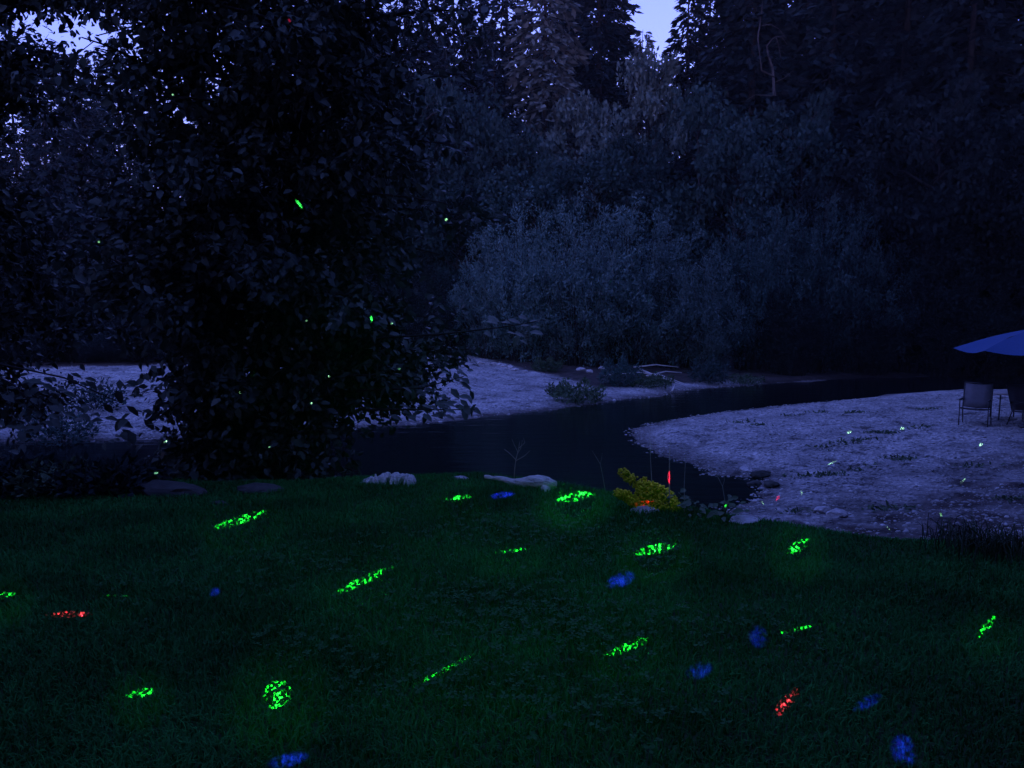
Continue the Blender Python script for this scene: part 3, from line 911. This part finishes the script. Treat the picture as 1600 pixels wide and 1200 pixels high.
plant_tree('conifer', CON, 1070, 66, -70, 'dark pointed conifer on the right flank of the sky gap', 'conifer', seed=5)
plant_tree('conifer', CONB, 850, 58, -200, 'tall brownish thin conifer beside the conifer of the sky gap', 'conifer', seed=1)
plant_tree('conifer', CONB, 1000, 60, 40, 'brownish conifer standing under the sky gap', 'conifer', seed=2)

gB = 'round crowned trees of the forest edge'
def round_label(px):
    if px < 800: return 'round crowned tree at the forest edge behind the large broadleaf tree', gB + ' behind the large broadleaf tree'
    if px < 1110: return 'round crowned tree at the forest edge right behind the pale willows', gB + ' behind the pale willows'
    return 'dark round crowned tree behind the dark willows of the upstream bank', gB + ' behind the dark willows'
for i, (px, Y, top, w) in enumerate([(1085, 50, 130, .95), (650, 51, 110, 1.0), (735, 53, 130, .9), (785, 51, 190, .8), (1150, 47, 200, .8), (1240, 48, 150, .9), (930, 50, 230, .9), (1000, 52, 200, .85), (830, 48, 250, .8), (1360, 45, 200, .9), (1450, 42, 130, 1.0),
                                     (1550, 41, 210, .9), (1640, 40, 150, 1.0), (1300, 44, 280, .7), (720, 50, 260, .9), (620, 50, 250, .9), (80, 52, 330, .9), (200, 52, 340, .9), (320, 52, 320, .9), (440, 52, 330, .9), (-40, 50, 300, 1.0), (540, 50, 320, .9)]):
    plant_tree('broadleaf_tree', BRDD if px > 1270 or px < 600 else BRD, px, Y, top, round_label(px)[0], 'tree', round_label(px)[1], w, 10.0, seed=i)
plant_tree('broadleaf_tree', OLV, 905, 55, 150, 'olive brown tree below the tall brownish conifer', 'tree', None, .9, 10.0)
plant_tree('broadleaf_tree', OLV, 1010, 58, 85, 'olive brown tree below the sky gap', 'tree', None, 1.0, 10.0)

gW = 'pale willow shrubs along the far bank'
LW = 'pale grey green willow shrub at the back of the far gravel bar'
for i, (px, Y, top, w) in enumerate([(900, 41, 335, .95), (980, 42, 340, 1.0), (1055, 41, 370, .85), (820, 42, 350, .85), (770, 43, 375, .75), (1110, 40, 420, .6)]):
    plant_tree('willow_shrub', WIL, px, Y, top, LW, 'willow', gW, w, 6.0, 'stems', i)
gD = 'dark willow shrubs along the upstream bank'
LD = 'dark blue green willow shrub overhanging the upstream far bank'
for i, (px, Y, top, w) in enumerate([(1180, 41, 335, .9), (1260, 41, 315, 1.0), (1340, 41, 340, .9), (1420, 41, 370, .9), (1500, 41, 350, .9), (1580, 41, 345, 1.0), (1670, 41, 350, 1.0), (1240, 39, 450, .6), (1370, 40, 470, .6), (1470, 40, 480, .6), (1560, 40, 480, .6), (1640, 40, 480, .6)]):
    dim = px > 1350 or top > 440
    plant_tree('willow_shrub', WILB if dim else WILD, px, Y, top, 'willow shrub darkened for shade overhanging the upstream far bank' if dim else LD, 'willow', 'willow shrubs darkened for shade upstream' if dim else gD, w, 6.0, 'stems', i)
gE = 'dark shrubs behind the leafy trees on the far bank'
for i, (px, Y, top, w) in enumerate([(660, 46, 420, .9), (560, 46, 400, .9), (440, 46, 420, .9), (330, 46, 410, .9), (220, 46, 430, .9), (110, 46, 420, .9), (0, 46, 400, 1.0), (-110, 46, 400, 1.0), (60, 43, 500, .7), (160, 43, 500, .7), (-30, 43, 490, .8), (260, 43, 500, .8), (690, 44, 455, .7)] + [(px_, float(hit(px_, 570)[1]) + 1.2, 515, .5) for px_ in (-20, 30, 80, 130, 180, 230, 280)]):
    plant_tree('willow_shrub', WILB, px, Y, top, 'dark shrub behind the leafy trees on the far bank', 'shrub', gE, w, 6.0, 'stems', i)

for i, (x_, y_, h_) in enumerate([(-12, -2, 17), (-6.3, -3.6, 19), (-1.2, -5.2, 20), (4, -4.6, 19), (8.2, -3, 18), (12, -1, 17), (11.5, 5.5, 20), (14, 10, 20), (20.5, 20, 24), (25.5, 27, 24), (-13.5, 9.5, 17), (-19.5, 17, 19), (17, 14.5, 22), (-15, 4, 16)]):  # added unseen conifers that block sky light from lawn, tree and gravel
    o_ = tag(empty('conifer', (x_, y_, lz(0, 0) - .1), i * 1.3, (h_ / 28 * 1.25, h_ / 28 * 1.25, h_ / 28)), 'added unseen conifer shading the gravel bars from the side' if y_ > 5 else 'added unseen conifer shading the lawn from behind', 'conifer', 'added shading conifers beside the gravel bars' if y_ > 5 else 'added shading conifers behind the lawn')
    link('trunk', CON[i % 3][1], o_)
    link('crown', CON[i % 3][0], o_)["kind"] = "stuff"

# bare pale snag with crooked limbs
def snag():
    Y = 50.5
    p = at_y(1205, 300, Y); z = tz(p[0], Y)
    root = tag(empty('dead_tree', (p[0], Y, z)), 'bare dead tree with pale crooked limbs in front of the dark conifers', 'tree')
    def loc(px, py, dy=0): return at_y(px, py, Y + dy) - np.array([p[0], Y, z])
    g = Geo(); g.tube([(0, 0, -.3), loc(1208, 350), loc(1207, 250), loc(1210, 150), loc(1207, 105)], [.16, .13, .11, .09, .07], 7)
    link('trunk', g.mesh('trunk', M['pale_bark'], True), root)
    for pts, r0 in [([(1207, 105), (1200, 85), (1198, 72), (1206, 62), (1212, 57)], .06), ([(1212, 57), (1216, 68), (1219, 85), (1222, 100)], .035), ([(1212, 57), (1222, 58), (1230, 70)], .03),
                    ([(1210, 120), (1190, 110), (1184, 60), (1190, 20), (1194, -30)], .06), ([(1190, 40), (1205, 38), (1218, 46), (1228, 60)], .025), ([(1208, 150), (1180, 148), (1160, 160)], .04), ([(1208, 130), (1225, 122), (1240, 110)], .035)]:
        g = Geo(); g.tube([loc(a, b_, rng.normal(0, .3)) for a, b_ in pts], np.linspace(r0, r0 * .4, len(pts)), 5)
        link('limb', g.mesh('limb', M['pale_bark'], True), root)
snag()

# ------------------------------------------------------------------ small plants on the far bar and the banks
def bush(name, px, py, Rr, H, n, mat, label, group=None, size=0.09, lawn_=False):
    p = on_lawn(px, py) if lawn_ else hit(px, py)
    root = tag(empty(name, p), label, 'bush', group)
    r = np.random.default_rng(int(px * 3 + py))
    n = int(n * 2.2); k = r.normal(0, 1, (n, 3)); k = norm(k) * (r.random((n, 1)) ** 0.4)
    P = k * [Rr, Rr, H * .55] + [0, 0, H * .45]
    P[:, 2] *= 0.75 + 0.5 * (0.5 + 0.5 * np.sin(P[:, 0] * 9 / Rr))
    P = P[P[:, 2] > 0]; n = len(P); size = size * 1.25
    D = norm(P * [1, 1, .8] + r.normal(0, .5, (n, 3)) * Rr); nr = norm(r.normal(0, .6, (n, 3)) + [0, 0, .7])
    S = size * r.uniform(.6, 1.4, n)
    V, T = scatter(DIA_V, DIA_F, P, frames(D, nr), np.stack([S * .5, S, S], 1))
    c = link('crown', tri_mesh('crown', V, T, mat), root); c["kind"] = "stuff"
    g = Geo()
    for i in range(9):
        q = P[r.integers(n)]
        g.tube([(0, 0, -.05), q * [.5, .5, .6], q], [.012, .008, .003], 3, False)
    link('stems', g.mesh('stems', M['bark']), root)
bush('bush', 855, 580, .75, .55, 500, M['weed'], 'small low green bush at the back of the pale bar')
bush('bush', 905, 630, .95, .75, 700, M['weed'], 'loose pale green bush at the waterline of the far bar')
bush('bush', 872, 618, .45, .4, 260, M['weed'], 'tiny bush on gravel just behind the loose pale bush')
bush('bush', 968, 603, .9, 1.05, 900, M['willow_dark'], 'round dark bush on the far bank beside the fallen branches')
bush('bush', 1020, 605, .9, .5, 500, M['weed'], 'low green bush under the fallen branches')
bush('bush', 1108, 598, .9, 1.0, 800, M['willow_dark'], 'round bush at the waterline of the upstream bank')
bush('bush', 1165, 600, .8, .4, 300, M['weed'], 'low strip of green weeds at the upstream tip of the far bank')
bush('bush', 95, 694, 0.9, 0.8, 600, M['willow_dark'], 'blue green bush at the far water edge seen below the leafy tree')
bush('bush', 30, 660, .8, .9, 500, M['willow_dark'], 'dark bush on the pale gravel seen below the leafy tree')
bush('bush', 150, 640, .9, .8, 500, M['willow_dark'], 'broad dark bush on the pale gravel seen below the leafy tree')

bush('bush', 20, 768, .5, .26, 700, M['willow_shaded'], 'dark low bush on the lawn edge under the dark broadleaf tree', None, .06, True)
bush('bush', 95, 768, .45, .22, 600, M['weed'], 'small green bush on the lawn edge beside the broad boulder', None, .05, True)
bush('bush', 165, 768, .5, .24, 600, M['willow_shaded'], 'dark low bush on the lawn edge touching the broad boulder', None, .06, True)

def grass_tuft(px, py, n, H, spread, label):
    p = on_lawn(px, py)
    r = np.random.default_rng(int(px) + 5)
    root = tag(empty('tall_grass_tuft', p), label, 'grass')
    g = Geo()
    for i in range(n):
        a = r.uniform(0, 6.28); b0 = r.normal(0, spread * .35, 2); h = H * r.uniform(.45, 1); l = h * r.uniform(.2, .8)
        pts = [(b0[0], b0[1], -.03), (b0[0] + math.cos(a) * l * .3, b0[1] + math.sin(a) * l * .3, h * .6), (b0[0] + math.cos(a) * l, b0[1] + math.sin(a) * l, h * r.uniform(.75, 1))]
        g.tube(pts, [.004, .0035, .0008], 3, False)
    o = link('blades', g.mesh('blades', M['weed']), root); o["kind"] = "stuff"
grass_tuft(1555, 862, 260, .22, .45, 'tall grass tuft on the lawn edge below the chairs')
grass_tuft(1605, 858, 260, .28, .45, 'taller grass tuft on the lawn edge below the umbrella')
grass_tuft(1515, 858, 120, .16, .35, 'short grass tuft where lawn meets gravel below the chairs')

# leafy plants at the lawn edge by the yellow plant
def leaf_plant(px, py, n, H, spread, label, leaf=0.07, mat='weed'):
    p = on_lawn(px, py)
    r = np.random.default_rng(int(px))
    root = tag(empty('leafy_plant', p), label, 'plant')
    g = Geo()
    lm = tri_mesh('leaf', LEAF_V, LEAF_F, M[mat])
    for i in range(n):
        a = r.uniform(0, 6.28); q = r.random()
        e = np.array([math.cos(a) * spread * q, math.sin(a) * spread * q * .6, H * r.uniform(.35, 1)])
        g.tube([(0, 0, -.02), e * [.4, .4, .6], e], [.004, .003, .002], 3, False)
        d = norm(np.array([math.cos(a), math.sin(a), r.uniform(-.5, .4)])); nn = norm(np.array([r.normal(0, .3), -.5, .8]))
        fr = frames(d[None], nn[None])[0]; s = leaf * r.uniform(.6, 1.4)
        o = link('leaf', lm, root)
        o.matrix_local = Matrix([[*(fr[k] * s), e[k]] for k in range(3)] + [[0, 0, 0, 1]])
    link('stems', g.mesh('stems', M['weed']), root)
leaf_plant(1058, 800, 16, .16, .12, 'dark leafy plant against the end of the yellow plant', .07)
leaf_plant(1085, 808, 18, .12, .14, 'low dark leafy plant between yellow plant and right gravel', .06)
leaf_plant(1130, 815, 22, .17, .16, 'leafy plant on the bank at the start of the right gravel', .07)

# yellow plant: plumes made of many small florets
def yellow_plant():
    p = on_lawn(1022, 798)
    root = tag(empty('yellow_plant', p), 'yellow green plant with lumpy leaning plumes at the lawn edge', 'plant')
    k = p[1]
    def loc(px, py, dy=0): return at_y(px, py, k + dy) - p
    r = np.random.default_rng(9)
    plumes = [([(1040, 796), (1018, 775), (990, 752), (972, 738)], .048), ([(1045, 796), (1035, 778), (1022, 765), (1005, 752)], .05), ([(1060, 796), (1052, 782), (1040, 770), (1022, 760)], .05),
              ([(1030, 797), (1005, 785), (985, 775), (965, 768)], .036), ([(1020, 797), (1000, 790), (985, 782)], .034), ([(1062, 798), (1056, 790), (1048, 778)], .042), ([(1010, 797), (990, 788), (972, 776), (962, 770)], .03), ([(1038, 797), (1016, 782), (998, 766)], .05), ([(1052, 797), (1030, 786), (1008, 778)], .046), ([(1045, 797), (1026, 774), (1004, 760)], .046)]
    for pts, w in plumes:
        c = np.array([loc(a, b_, r.uniform(-.05, .05)) for a, b_ in pts])
        g = Geo(); g.tube(c, np.linspace(.008, .004, len(c)), 4)
        st = link('stalk', g.mesh('stalk', M['weed']), root)
        t = r.random(420) ** 0.9 * (len(c) - 1)
        i = np.minimum(t.astype(int), len(c) - 2); f = (t - i)[:, None]
        q = c[i] * (1 - f) + c[i + 1] * f
        lump = 0.55 + 0.45 * np.abs(np.sin(t * 7 + w * 400))
        q = q + norm(r.normal(0, 1, (420, 3))) * (w * lump * r.random(420) ** .4)[:, None]
        V, T = scatter(IV, IF, q, frames(r.normal(0, 1, (420, 3)), r.normal(0, 1, (420, 3))), r.uniform(.006, .013, 420))
        pl = link('plume', tri_mesh('plume', V, T, M['yellow'], True), root)
        pl["kind"] = "stuff"
yellow_plant()

# dry twigs and stems
def twig(px, py, paths, label, Y=None, r0=.0055):
    p = on_lawn(px, py)
    if Y: p = at_y(px, py, Y)
    root = tag(empty('dry_stem', p), label, 'plant')
    first = True
    for pts in paths:
        g = Geo()
        c = [at_y(a, b_, p[1] + rng.normal(0, .03)) - p for a, b_ in pts]
        g.tube(c, np.linspace(r0 * (1 if first else .6), r0 * .3, len(c)), 4)
        link('stem' if first else 'twig', g.mesh('stem', M['dry']), root)
        first = False
twig(803, 752, [[(803, 752), (804, 735), (806, 718), (810, 703), (812, 690)], [(806, 718), (796, 708), (788, 702)], [(806, 720), (820, 712), (828, 704)], [(809, 706), (803, 694), (800, 686)], [(811, 700), (820, 692), (818, 684)], [(808, 710), (814, 700), (816, 688)]],
     'dry branching seedling sticking up behind the driftwood log middle')
twig(861, 755, [[(861, 755), (864, 738), (872, 724), (884, 712), (897, 704)], [(863, 742), (858, 728), (856, 716)], [(872, 724), (880, 722), (895, 722)], [(868, 730), (872, 714), (876, 702)], [(884, 712), (886, 700), (892, 694)]],
     'dry wiry branching seedling leaning from the driftwood log end')
twig(947, 775, [[(947, 775), (942, 745), (938, 725), (930, 712), (925, 704)], [(938, 725), (940, 716), (941, 708)]], 'single bent dry stem beside the yellow plant', r0=.0035)
twig(1019, 792, [[(1019, 792), (1018, 745), (1016, 710), (1015, 672)], [(1016, 712), (1018, 700), (1017, 690)]], 'tall straight dry stem rising through the yellow plant', r0=.004)
twig(1046, 800, [[(1046, 800), (1046, 760), (1046, 720), (1047, 690)], [(1046, 757), (1043, 745), (1046, 733)]], 'straight dry stem with a red lit middle', r0=.0065)
twig(1070, 805, [[(1070, 805), (1069, 760), (1071, 720), (1070, 695)]], 'faint straight dry stem over the shallow water', r0=.003)
twig(1133, 812, [[(1133, 812), (1133, 785), (1129, 760), (1118, 738), (1108, 730)], [(1129, 760), (1132, 750), (1131, 742)]], 'arched dry stem where the right gravel starts', r0=.003)

# fallen branches on the far bank
for i, pts in enumerate([[(945, 590), (1000, 589), (1030, 592), (1068, 603)], [(990, 577), (1025, 576), (1060, 580)], [(1000, 580), (1015, 590), (1045, 601), (1070, 606)], [(1010, 591), (1040, 587), (1065, 589)], [(1050, 615), (1054, 609)]]):
    c = np.array([hit(a, b_) + [0, 0, .10 + .10 * (k_ in (1, 2))] for k_, (a, b_) in enumerate(pts)])
    o0 = c.mean(0)
    root_o = link('fallen_branch', (lambda g: (g.tube(c - o0, np.linspace(.045, .015, len(c)), 6, True, .1), g.mesh('fallen_branch', M['driftwood'], True))[1])(Geo()))
    root_o.location = o0
    tag(root_o, ['long pale fallen branch lying across the far bank beside the dark bush', 'short pale branch at the back of the fallen branches', 'pale branch slanting down to the water among the fallen branches', 'thin pale branch crossing the long fallen branch', 'short pale stick poking from the water edge'][i], 'branch')

# weeds on the right bar: low dark tufts
def weeds():
    r = np.random.default_rng(31)
    cs = []
    for (px, py, n) in [(1160, 660, 30), (1185, 664, 40), (1240, 650, 30), (1275, 645, 50), (1335, 645, 90), (1380, 677, 120), (1335, 690, 70), (1290, 702, 60), (1410, 718, 90), (1345, 735, 60),
                        (1260, 745, 60), (1395, 795, 70), (1440, 668, 40), (1300, 742, 50), (1450, 640, 40), (1250, 800, 40), (1520, 730, 30), (1580, 780, 50)]:
        c = hit(px, py)
        q = c[:2] + r.normal(0, 1, (n, 2)) * [0.20, 0.10]
        cs.append(q)
    q = np.concatenate(cs); N = len(q)
    P = np.stack([q[:, 0], q[:, 1], terr_z(q[:, 0], q[:, 1])], 1)
    D = norm(np.stack([r.normal(0, .6, N), r.normal(0, .6, N), r.uniform(.1, .7, N)], 1)); nr = norm(r.normal(0, .4, (N, 3)) + [0, -.2, .8])
    S = r.uniform(.05, .12, N)
    V, T = scatter(LEAF_V, LEAF_F, P, frames(D, nr), np.stack([S * .7, S, S], 1))
    o = link('weeds', tri_mesh('weeds', V, T, M['weed']))
    tag(o, 'low dark weeds scattered over the right gravel bar', 'weeds', kind='stuff')
weeds()

# ------------------------------------------------------------------ umbrella, chairs, table on the right bar
def umbrella():
    base = hit(1600, 668)
    base = np.array([base[0] + 0.15, base[1], base[2]])
    root = tag(empty('patio_umbrella', base), 'blue patio umbrella standing open over the chairs on the gravel', 'umbrella')
    Y = base[1]
    top = at_y(1600, 512, Y)[2] - base[2]
    rim = at_y(1520, 549, Y)[2] - base[2]
    Rr = base[0] - at_y(1504, 546, Y)[0]
    n = 8
    a0 = math.pi / 8 * 1.0
    rims = [np.array([math.cos(a0 + k * 2 * math.pi / n) * Rr, math.sin(a0 + k * 2 * math.pi / n) * Rr, rim + 0.05]) for k in range(n)]
    apex = np.array([0, 0, top])
    for k in range(n):
        A, B = rims[k], rims[(k + 1) % n]
        V, T = [], []
        m = 7
        for i in range(m + 1):
            t = i / m
            for j in range(m + 1):
                s = j / m
                p = apex * (1 - t) + (A * (1 - s) + B * s) * t
                p = p + np.array([0, 0, 0.05 * math.sin(math.pi * t) - 0.09 * math.sin(math.pi * s) * t * t])
                p[:2] *= 1 - 0.04 * math.sin(math.pi * s) * t
                V.append(p)
        for i in range(m):
            for j in range(m):
                q = i * (m + 1) + j
                T += [(q, q + m + 1, q + m + 2), (q, q + m + 2, q + 1)]
        link('canopy_panel', tri_mesh('canopy_panel', V, T, M['blue_cloth'], True), root)
        g = Geo(); g.tube([apex - [0, 0, .04], (apex + A) / 2 + [0, 0, .05], A - [0, 0, .02]], [.012, .012, .008], 5)
        link('rib', g.mesh('rib', M['frame']), root)
    g = Geo(); g.tube([(0, 0, 0), (0, 0, top + 0.08)], [.024, .02], 8)
    link('pole', g.mesh('pole', M['frame'], True), root)
    g = Geo(); g.tube([(0, 0, top), (0, 0, top + .06), (0, 0, top + .12)], [.03, .04, .005], 8)
    link('finial', g.mesh('finial', M['frame'], True), root)
    g = Geo(); g.tube([(0, 0, -.02), (0, 0, .05), (0, 0, .09)], [.28, .27, .05], 16)
    link('base', g.mesh('base', M['frame']), root)
umbrella()

def chair(px, py, rz, label):
    p = hit(px, py)
    root = tag(empty('patio_chair', p, rz), label, 'chair', None)
    W = .30
    def bar(name, pts, r=.014):
        g = Geo(); g.tube(pts, r, 6); link(name, g.mesh(name, M['frame'], True), root)
    # seat faces -Y (towards the camera at rz = 0)
    V, T = [], []
    def sheet(name, line, mat):
        V, T = [], []
        for (yy, zz) in line:
            for s in (-1, -.33, .33, 1): V.append((s * W, yy, zz - .02 * (1 - s * s)))
        for i in range(len(line) - 1):
            for j in range(3):
                q = i * 4 + j; T += [(q, q + 1, q + 5), (q, q + 5, q + 4)]
        me = tri_mesh(name, V, T, mat, True)
        o = link(name, me, root)
        md = o.modifiers.new('thickness', 'SOLIDIFY'); md.thickness = .012
    sheet('seat', [(-.27, .44), (-.1, .41), (.1, .40), (.2, .41)], M['sling'])
    sheet('backrest', [(.2, .43), (.25, .6), (.31, .8), (.38, 1.02)], M['sling'])
    for s in (-1, 1):
        x = s * (W + .015)
        bar('side_rail', [(x, -.3, .44), (x, .2, .41), (x, .25, .6), (x, .39, 1.04)])
        bar('leg', [(x, -.3, .44), (x, -.3, .64), (x, -.26, .64)])
        bar('leg', [(x, -.3, .46), (x, -.32, 0)])
        bar('leg', [(x, .18, .42), (x, .34, 0)])
        g = Geo(); g.box((x, -.03, .65), (.05, .56, .025)); link('armrest', g.mesh('armrest', M['frame']), root)
    bar('top_rail', [(-W - .015, .39, 1.04), (W + .015, .39, 1.04)])
    bar('front_rail', [(-W - .015, -.3, .44), (W + .015, -.3, .44)])
chair(1523, 664, -.65, 'sling patio chair on the open gravel side of the pale table')
chair(1606, 668, .25, 'sling patio chair under the middle of the blue umbrella')
def table():
    p = hit(1572, 655)
    root = tag(empty('patio_table', p, .2), 'pale topped patio table between the sling chairs', 'table')
    g = Geo()
    a = np.arange(20) * 2 * math.pi / 20
    g.tube([(0, 0, .69), (0, 0, .72)], [.5, .5], 20); link('table_top', g.mesh('table_top', M['table_top']), root)
    for k in range(4):
        q = k * math.pi / 2 + .4
        g = Geo(); g.tube([(math.cos(q) * .38, math.sin(q) * .38, .70), (math.cos(q) * .42, math.sin(q) * .42, 0)], .018, 6)
        link('leg', g.mesh('leg', M['frame'], True), root)
table()

# ------------------------------------------------------------------ laser projector standing by the camera: many thin coloured beams
LAMP = np.array([0.0, 0.0, CAMZ])
GR, RD, BL, WH = (0.04, 1.0, 0.10), (1.0, 0.010, 0.05), (0.015, 0.012, 1.0), (0.45, 1.0, 0.55)
def beam(x1, y1, x2, y2, w, col, power, fn=lawn_z, Y=None, speckle=True):
    if Y: P1, P2 = at_y(x1, y1, Y), at_y(x2, y2, Y)
    else: P1, P2 = hit(x1, y1, fn), hit(x2, y2, fn)
    d1, d2 = norm(P1 - LAMP), norm(P2 - LAMP)
    c = norm(d1 + d2)
    half = max(0.5 * math.acos(float(np.clip(d1 @ d2, -1, 1))), 0.0008)
    short = max(0.43 * w * (1.35 if w >= 6.5 else 1.0) / F, 0.0006)
    if half < short: half = short
    dist = float(np.linalg.norm((P1 + P2) / 2 - LAMP))
    if fn is lawn_z: dist = min(dist, 8.0)
    ld = bpy.data.lights.new('laser_beam', 'SPOT')
    ld.shadow_soft_size = 0.0
    ld.spot_size = R(2.0)
    ld.spot_blend = 1.0
    if speckle == 'soft':                # wide unfocused beam: only broad mottling
        ld.use_nodes = True
        nt = ld.node_tree
        tc = nt.nodes.new("ShaderNodeNewGeometry")
        nb = nt.nodes.new("ShaderNodeTexNoise"); nb.inputs["Scale"].default_value = 140.0; nb.inputs["Detail"].default_value = 2.0
        mb = nt.nodes.new("ShaderNodeMapRange")
        mb.inputs[1].default_value = 0.38; mb.inputs[2].default_value = 0.66; mb.inputs[3].default_value = 0.05; mb.inputs[4].default_value = 1.8
        nt.links.new(tc.outputs["Incoming"], nb.inputs["Vector"]); nt.links.new(nb.outputs[0], mb.inputs[0])
        nt.links.new(mb.outputs[0], nt.nodes["Emission"].inputs["Strength"])
    elif speckle and (w >= 6.5 or half * F > 15):
        ld.use_nodes = True
        nt = ld.node_tree
        em = nt.nodes["Emission"]
        tc = nt.nodes.new("ShaderNodeNewGeometry")
        nz = nt.nodes.new("ShaderNodeTexNoise"); nz.inputs["Scale"].default_value = 330.0; nz.inputs["Detail"].default_value = 2.0
        nb = nt.nodes.new("ShaderNodeTexNoise"); nb.inputs["Scale"].default_value = 110.0
        mr = nt.nodes.new("ShaderNodeMapRange")
        mr.inputs[1].default_value = 0.53; mr.inputs[2].default_value = 0.68; mr.inputs[3].default_value = 0.01; mr.inputs[4].default_value = 4.0
        mb = nt.nodes.new("ShaderNodeMapRange")
        mb.inputs[1].default_value = 0.36; mb.inputs[2].default_value = 0.60; mb.inputs[3].default_value = 0.05; mb.inputs[4].default_value = 1.4
        ml = nt.nodes.new("ShaderNodeMath"); ml.operation = 'MULTIPLY'
        nt.links.new(tc.outputs["Incoming"], nz.inputs["Vector"])
        nt.links.new(tc.outputs["Incoming"], nb.inputs["Vector"])
        nt.links.new(nz.outputs[0], mr.inputs[0])
        nt.links.new(nb.outputs[0], mb.inputs[0])
        nt.links.new(mr.outputs[0], ml.inputs[0]); nt.links.new(mb.outputs[0], ml.inputs[1])
        nt.links.new(ml.outputs[0], em.inputs["Strength"])
    ld.color = col
    ld.energy = power * dist * dist
    o = bpy.data.objects.new('laser_beam', ld)
    C.objects.link(o)
    z = Vector(-c)
    xx = Vector(d2 - d1)
    xx = (xx - z * xx.dot(z))
    if xx.length < 1e-6: xx = z.orthogonal()
    xx.normalize(); yy = z.cross(xx)
    sx, sy = half / R(1.0), short / R(1.0)
    o.matrix_world = Matrix([[xx[i] * sx, yy[i] * sy, z[i], LAMP[i]] for i in range(3)] + [[0, 0, 0, 1]])

PW = 1200.0
for a in [(690, 780, 742, 775, 7, .5), (865, 781, 932, 770, 14, 1.3), (330, 826, 425, 797, 12, .6), (518, 930, 618, 884, 12, .5), (770, 864, 830, 857, 6, .5), (988, 865, 1062, 850, 13, 1.5),
          (1229, 866, 1265, 842, 14, 1.0), (1205, 993, 1292, 972, 6, .4), (1524, 1000, 1560, 957, 8, .5), (940, 1026, 1018, 997, 12, .7), (195, 1087, 245, 1078, 10, .9), (410, 1085, 458, 1085, 36, 1.2),
          (-10, 932, 26, 927, 7, .9), (160, 930, 205, 930, 5, .15), (640, 1075, 745, 1020, 8, .15)]:
    beam(*a[:5], GR, a[5] * PW)
    mx_, my_ = (a[0] + a[2]) / 2, (a[1] + a[3]) / 2                     # light scattered around the beam
    beam(a[0] - 40, a[1] + 14, a[2] + 40, a[3] + 6, a[4] * 3 + 50, GR, a[5] * PW * .0025, speckle=False)
for a in [(70, 960, 146, 960, 8, 1.0), (1208, 1122, 1250, 1073, 14, .8), (985, 788, 1028, 784, 8, .02)]:
    beam(*a[:5], RD, a[5] * PW * 1.3)
for a in [(762, 777, 806, 771, 10, 1.0), (945, 915, 996, 897, 20, .8), (1185, 975, 1185, 1015, 26, .4), (1070, 1055, 1115, 1040, 22, .4), (1330, 1110, 1380, 1085, 14, .5), (1412, 1145, 1412, 1200, 30, .8), (415, 1195, 485, 1180, 18, .8), (325, 928, 345, 922, 12, .4)]:
    beam(*a[:5], BL, a[5] * PW * .55, speckle='soft')
for a in [(1322, 676, 1332, 674, 5, .6), (1406, 670, 1414, 669, 5, .6), (1529, 695, 1536, 694, 6, .9), (1292, 727, 1309, 719, 3, .4), (1468, 800, 1472, 808, 4, .5), (1500, 756, 1510, 746, 3, .4), (1252, 765, 1253, 774, 3, .5), (1189, 782, 1194, 789, 3, .5), (1384, 822, 1392, 829, 3, .3)]:
    beam(*a[:5], WH, a[5] * PW * .3, terr_z)
beam(1132, 792, 1136, 788, 5, GR, PW * .3)
beam(1212, 783, 1218, 774, 5, RD, PW * .2, terr_z)
beam(1046, 735, 1046, 757, 6, RD, PW * .35, Y=6.5)
for a in [(461, 311, 474, 327, 6, GR, 1.5), (580, 493, 581, 504, 5, GR, 1.5), (695, 345, 699, 341, 5, WH, 1.0), (610, 507, 615, 503, 4, WH, .8), (450, 28, 454, 36, 4, RD, .25), (478, 502, 480, 500, 4, WH, .6), (268, 147, 272, 149, 4, WH, .8), (255, 692, 262, 688, 4, WH, .6),
          (512, 587, 516, 590, 4, WH, .7), (420, 697, 422, 700, 4, WH, .6), (484, 631, 488, 629, 4, WH, .7), (240, 740, 248, 738, 4, WH, .7), (373, 615, 376, 613, 4, WH, .5), (153, 377, 156, 379, 4, WH, .6), (387, 580, 400, 585, 10, GR, .06), (622, 575, 626, 578, 4, WH, .5)]:
    beam(*a[:5], a[5], a[6] * PW, Y=8.0)

# stray light of the projector spread over the lawn
sd_ = bpy.data.lights.new('laser_spill', 'SPOT')
sd_.shadow_soft_size = 0.02; sd_.spot_size = R(48); sd_.spot_blend = 1.0; sd_.color = (0.02, 1.0, 0.12); sd_.energy = 46.0
so_ = bpy.data.objects.new('laser_spill', sd_); C.objects.link(so_)
so_.location = tuple(LAMP)
so_.rotation_euler = Vector((-0.0, -1.0, 0.20)).to_track_quat('Z', 'Y').to_euler()

# ------------------------------------------------------------------ thin evening haze
bm = bmesh.new()
bmesh.ops.create_cube(bm, size=1.0)
me = bpy.data.meshes.new('haze'); bm.to_mesh(me); bm.free()
hz = link('haze', me)
hz.scale = (260, 240, 80); hz.location = (0, 90, 28)
hm = bpy.data.materials.new('haze'); hm.use_nodes = True
hn = hm.node_tree; hn.nodes.clear()
pv = hn.nodes.new("ShaderNodeVolumePrincipled")
pv.inputs["Color"].default_value = (0.9, 0.92, 1.0, 1)
pv.inputs["Density"].default_value = HAZE_DENSITY
ho = hn.nodes.new("ShaderNodeOutputMaterial")
hn.links.new(pv.outputs[0], ho.inputs["Volume"])
me.materials.append(hm)
tag(hz, 'thin blue evening haze hanging over the river and forest', 'haze', kind='stuff')
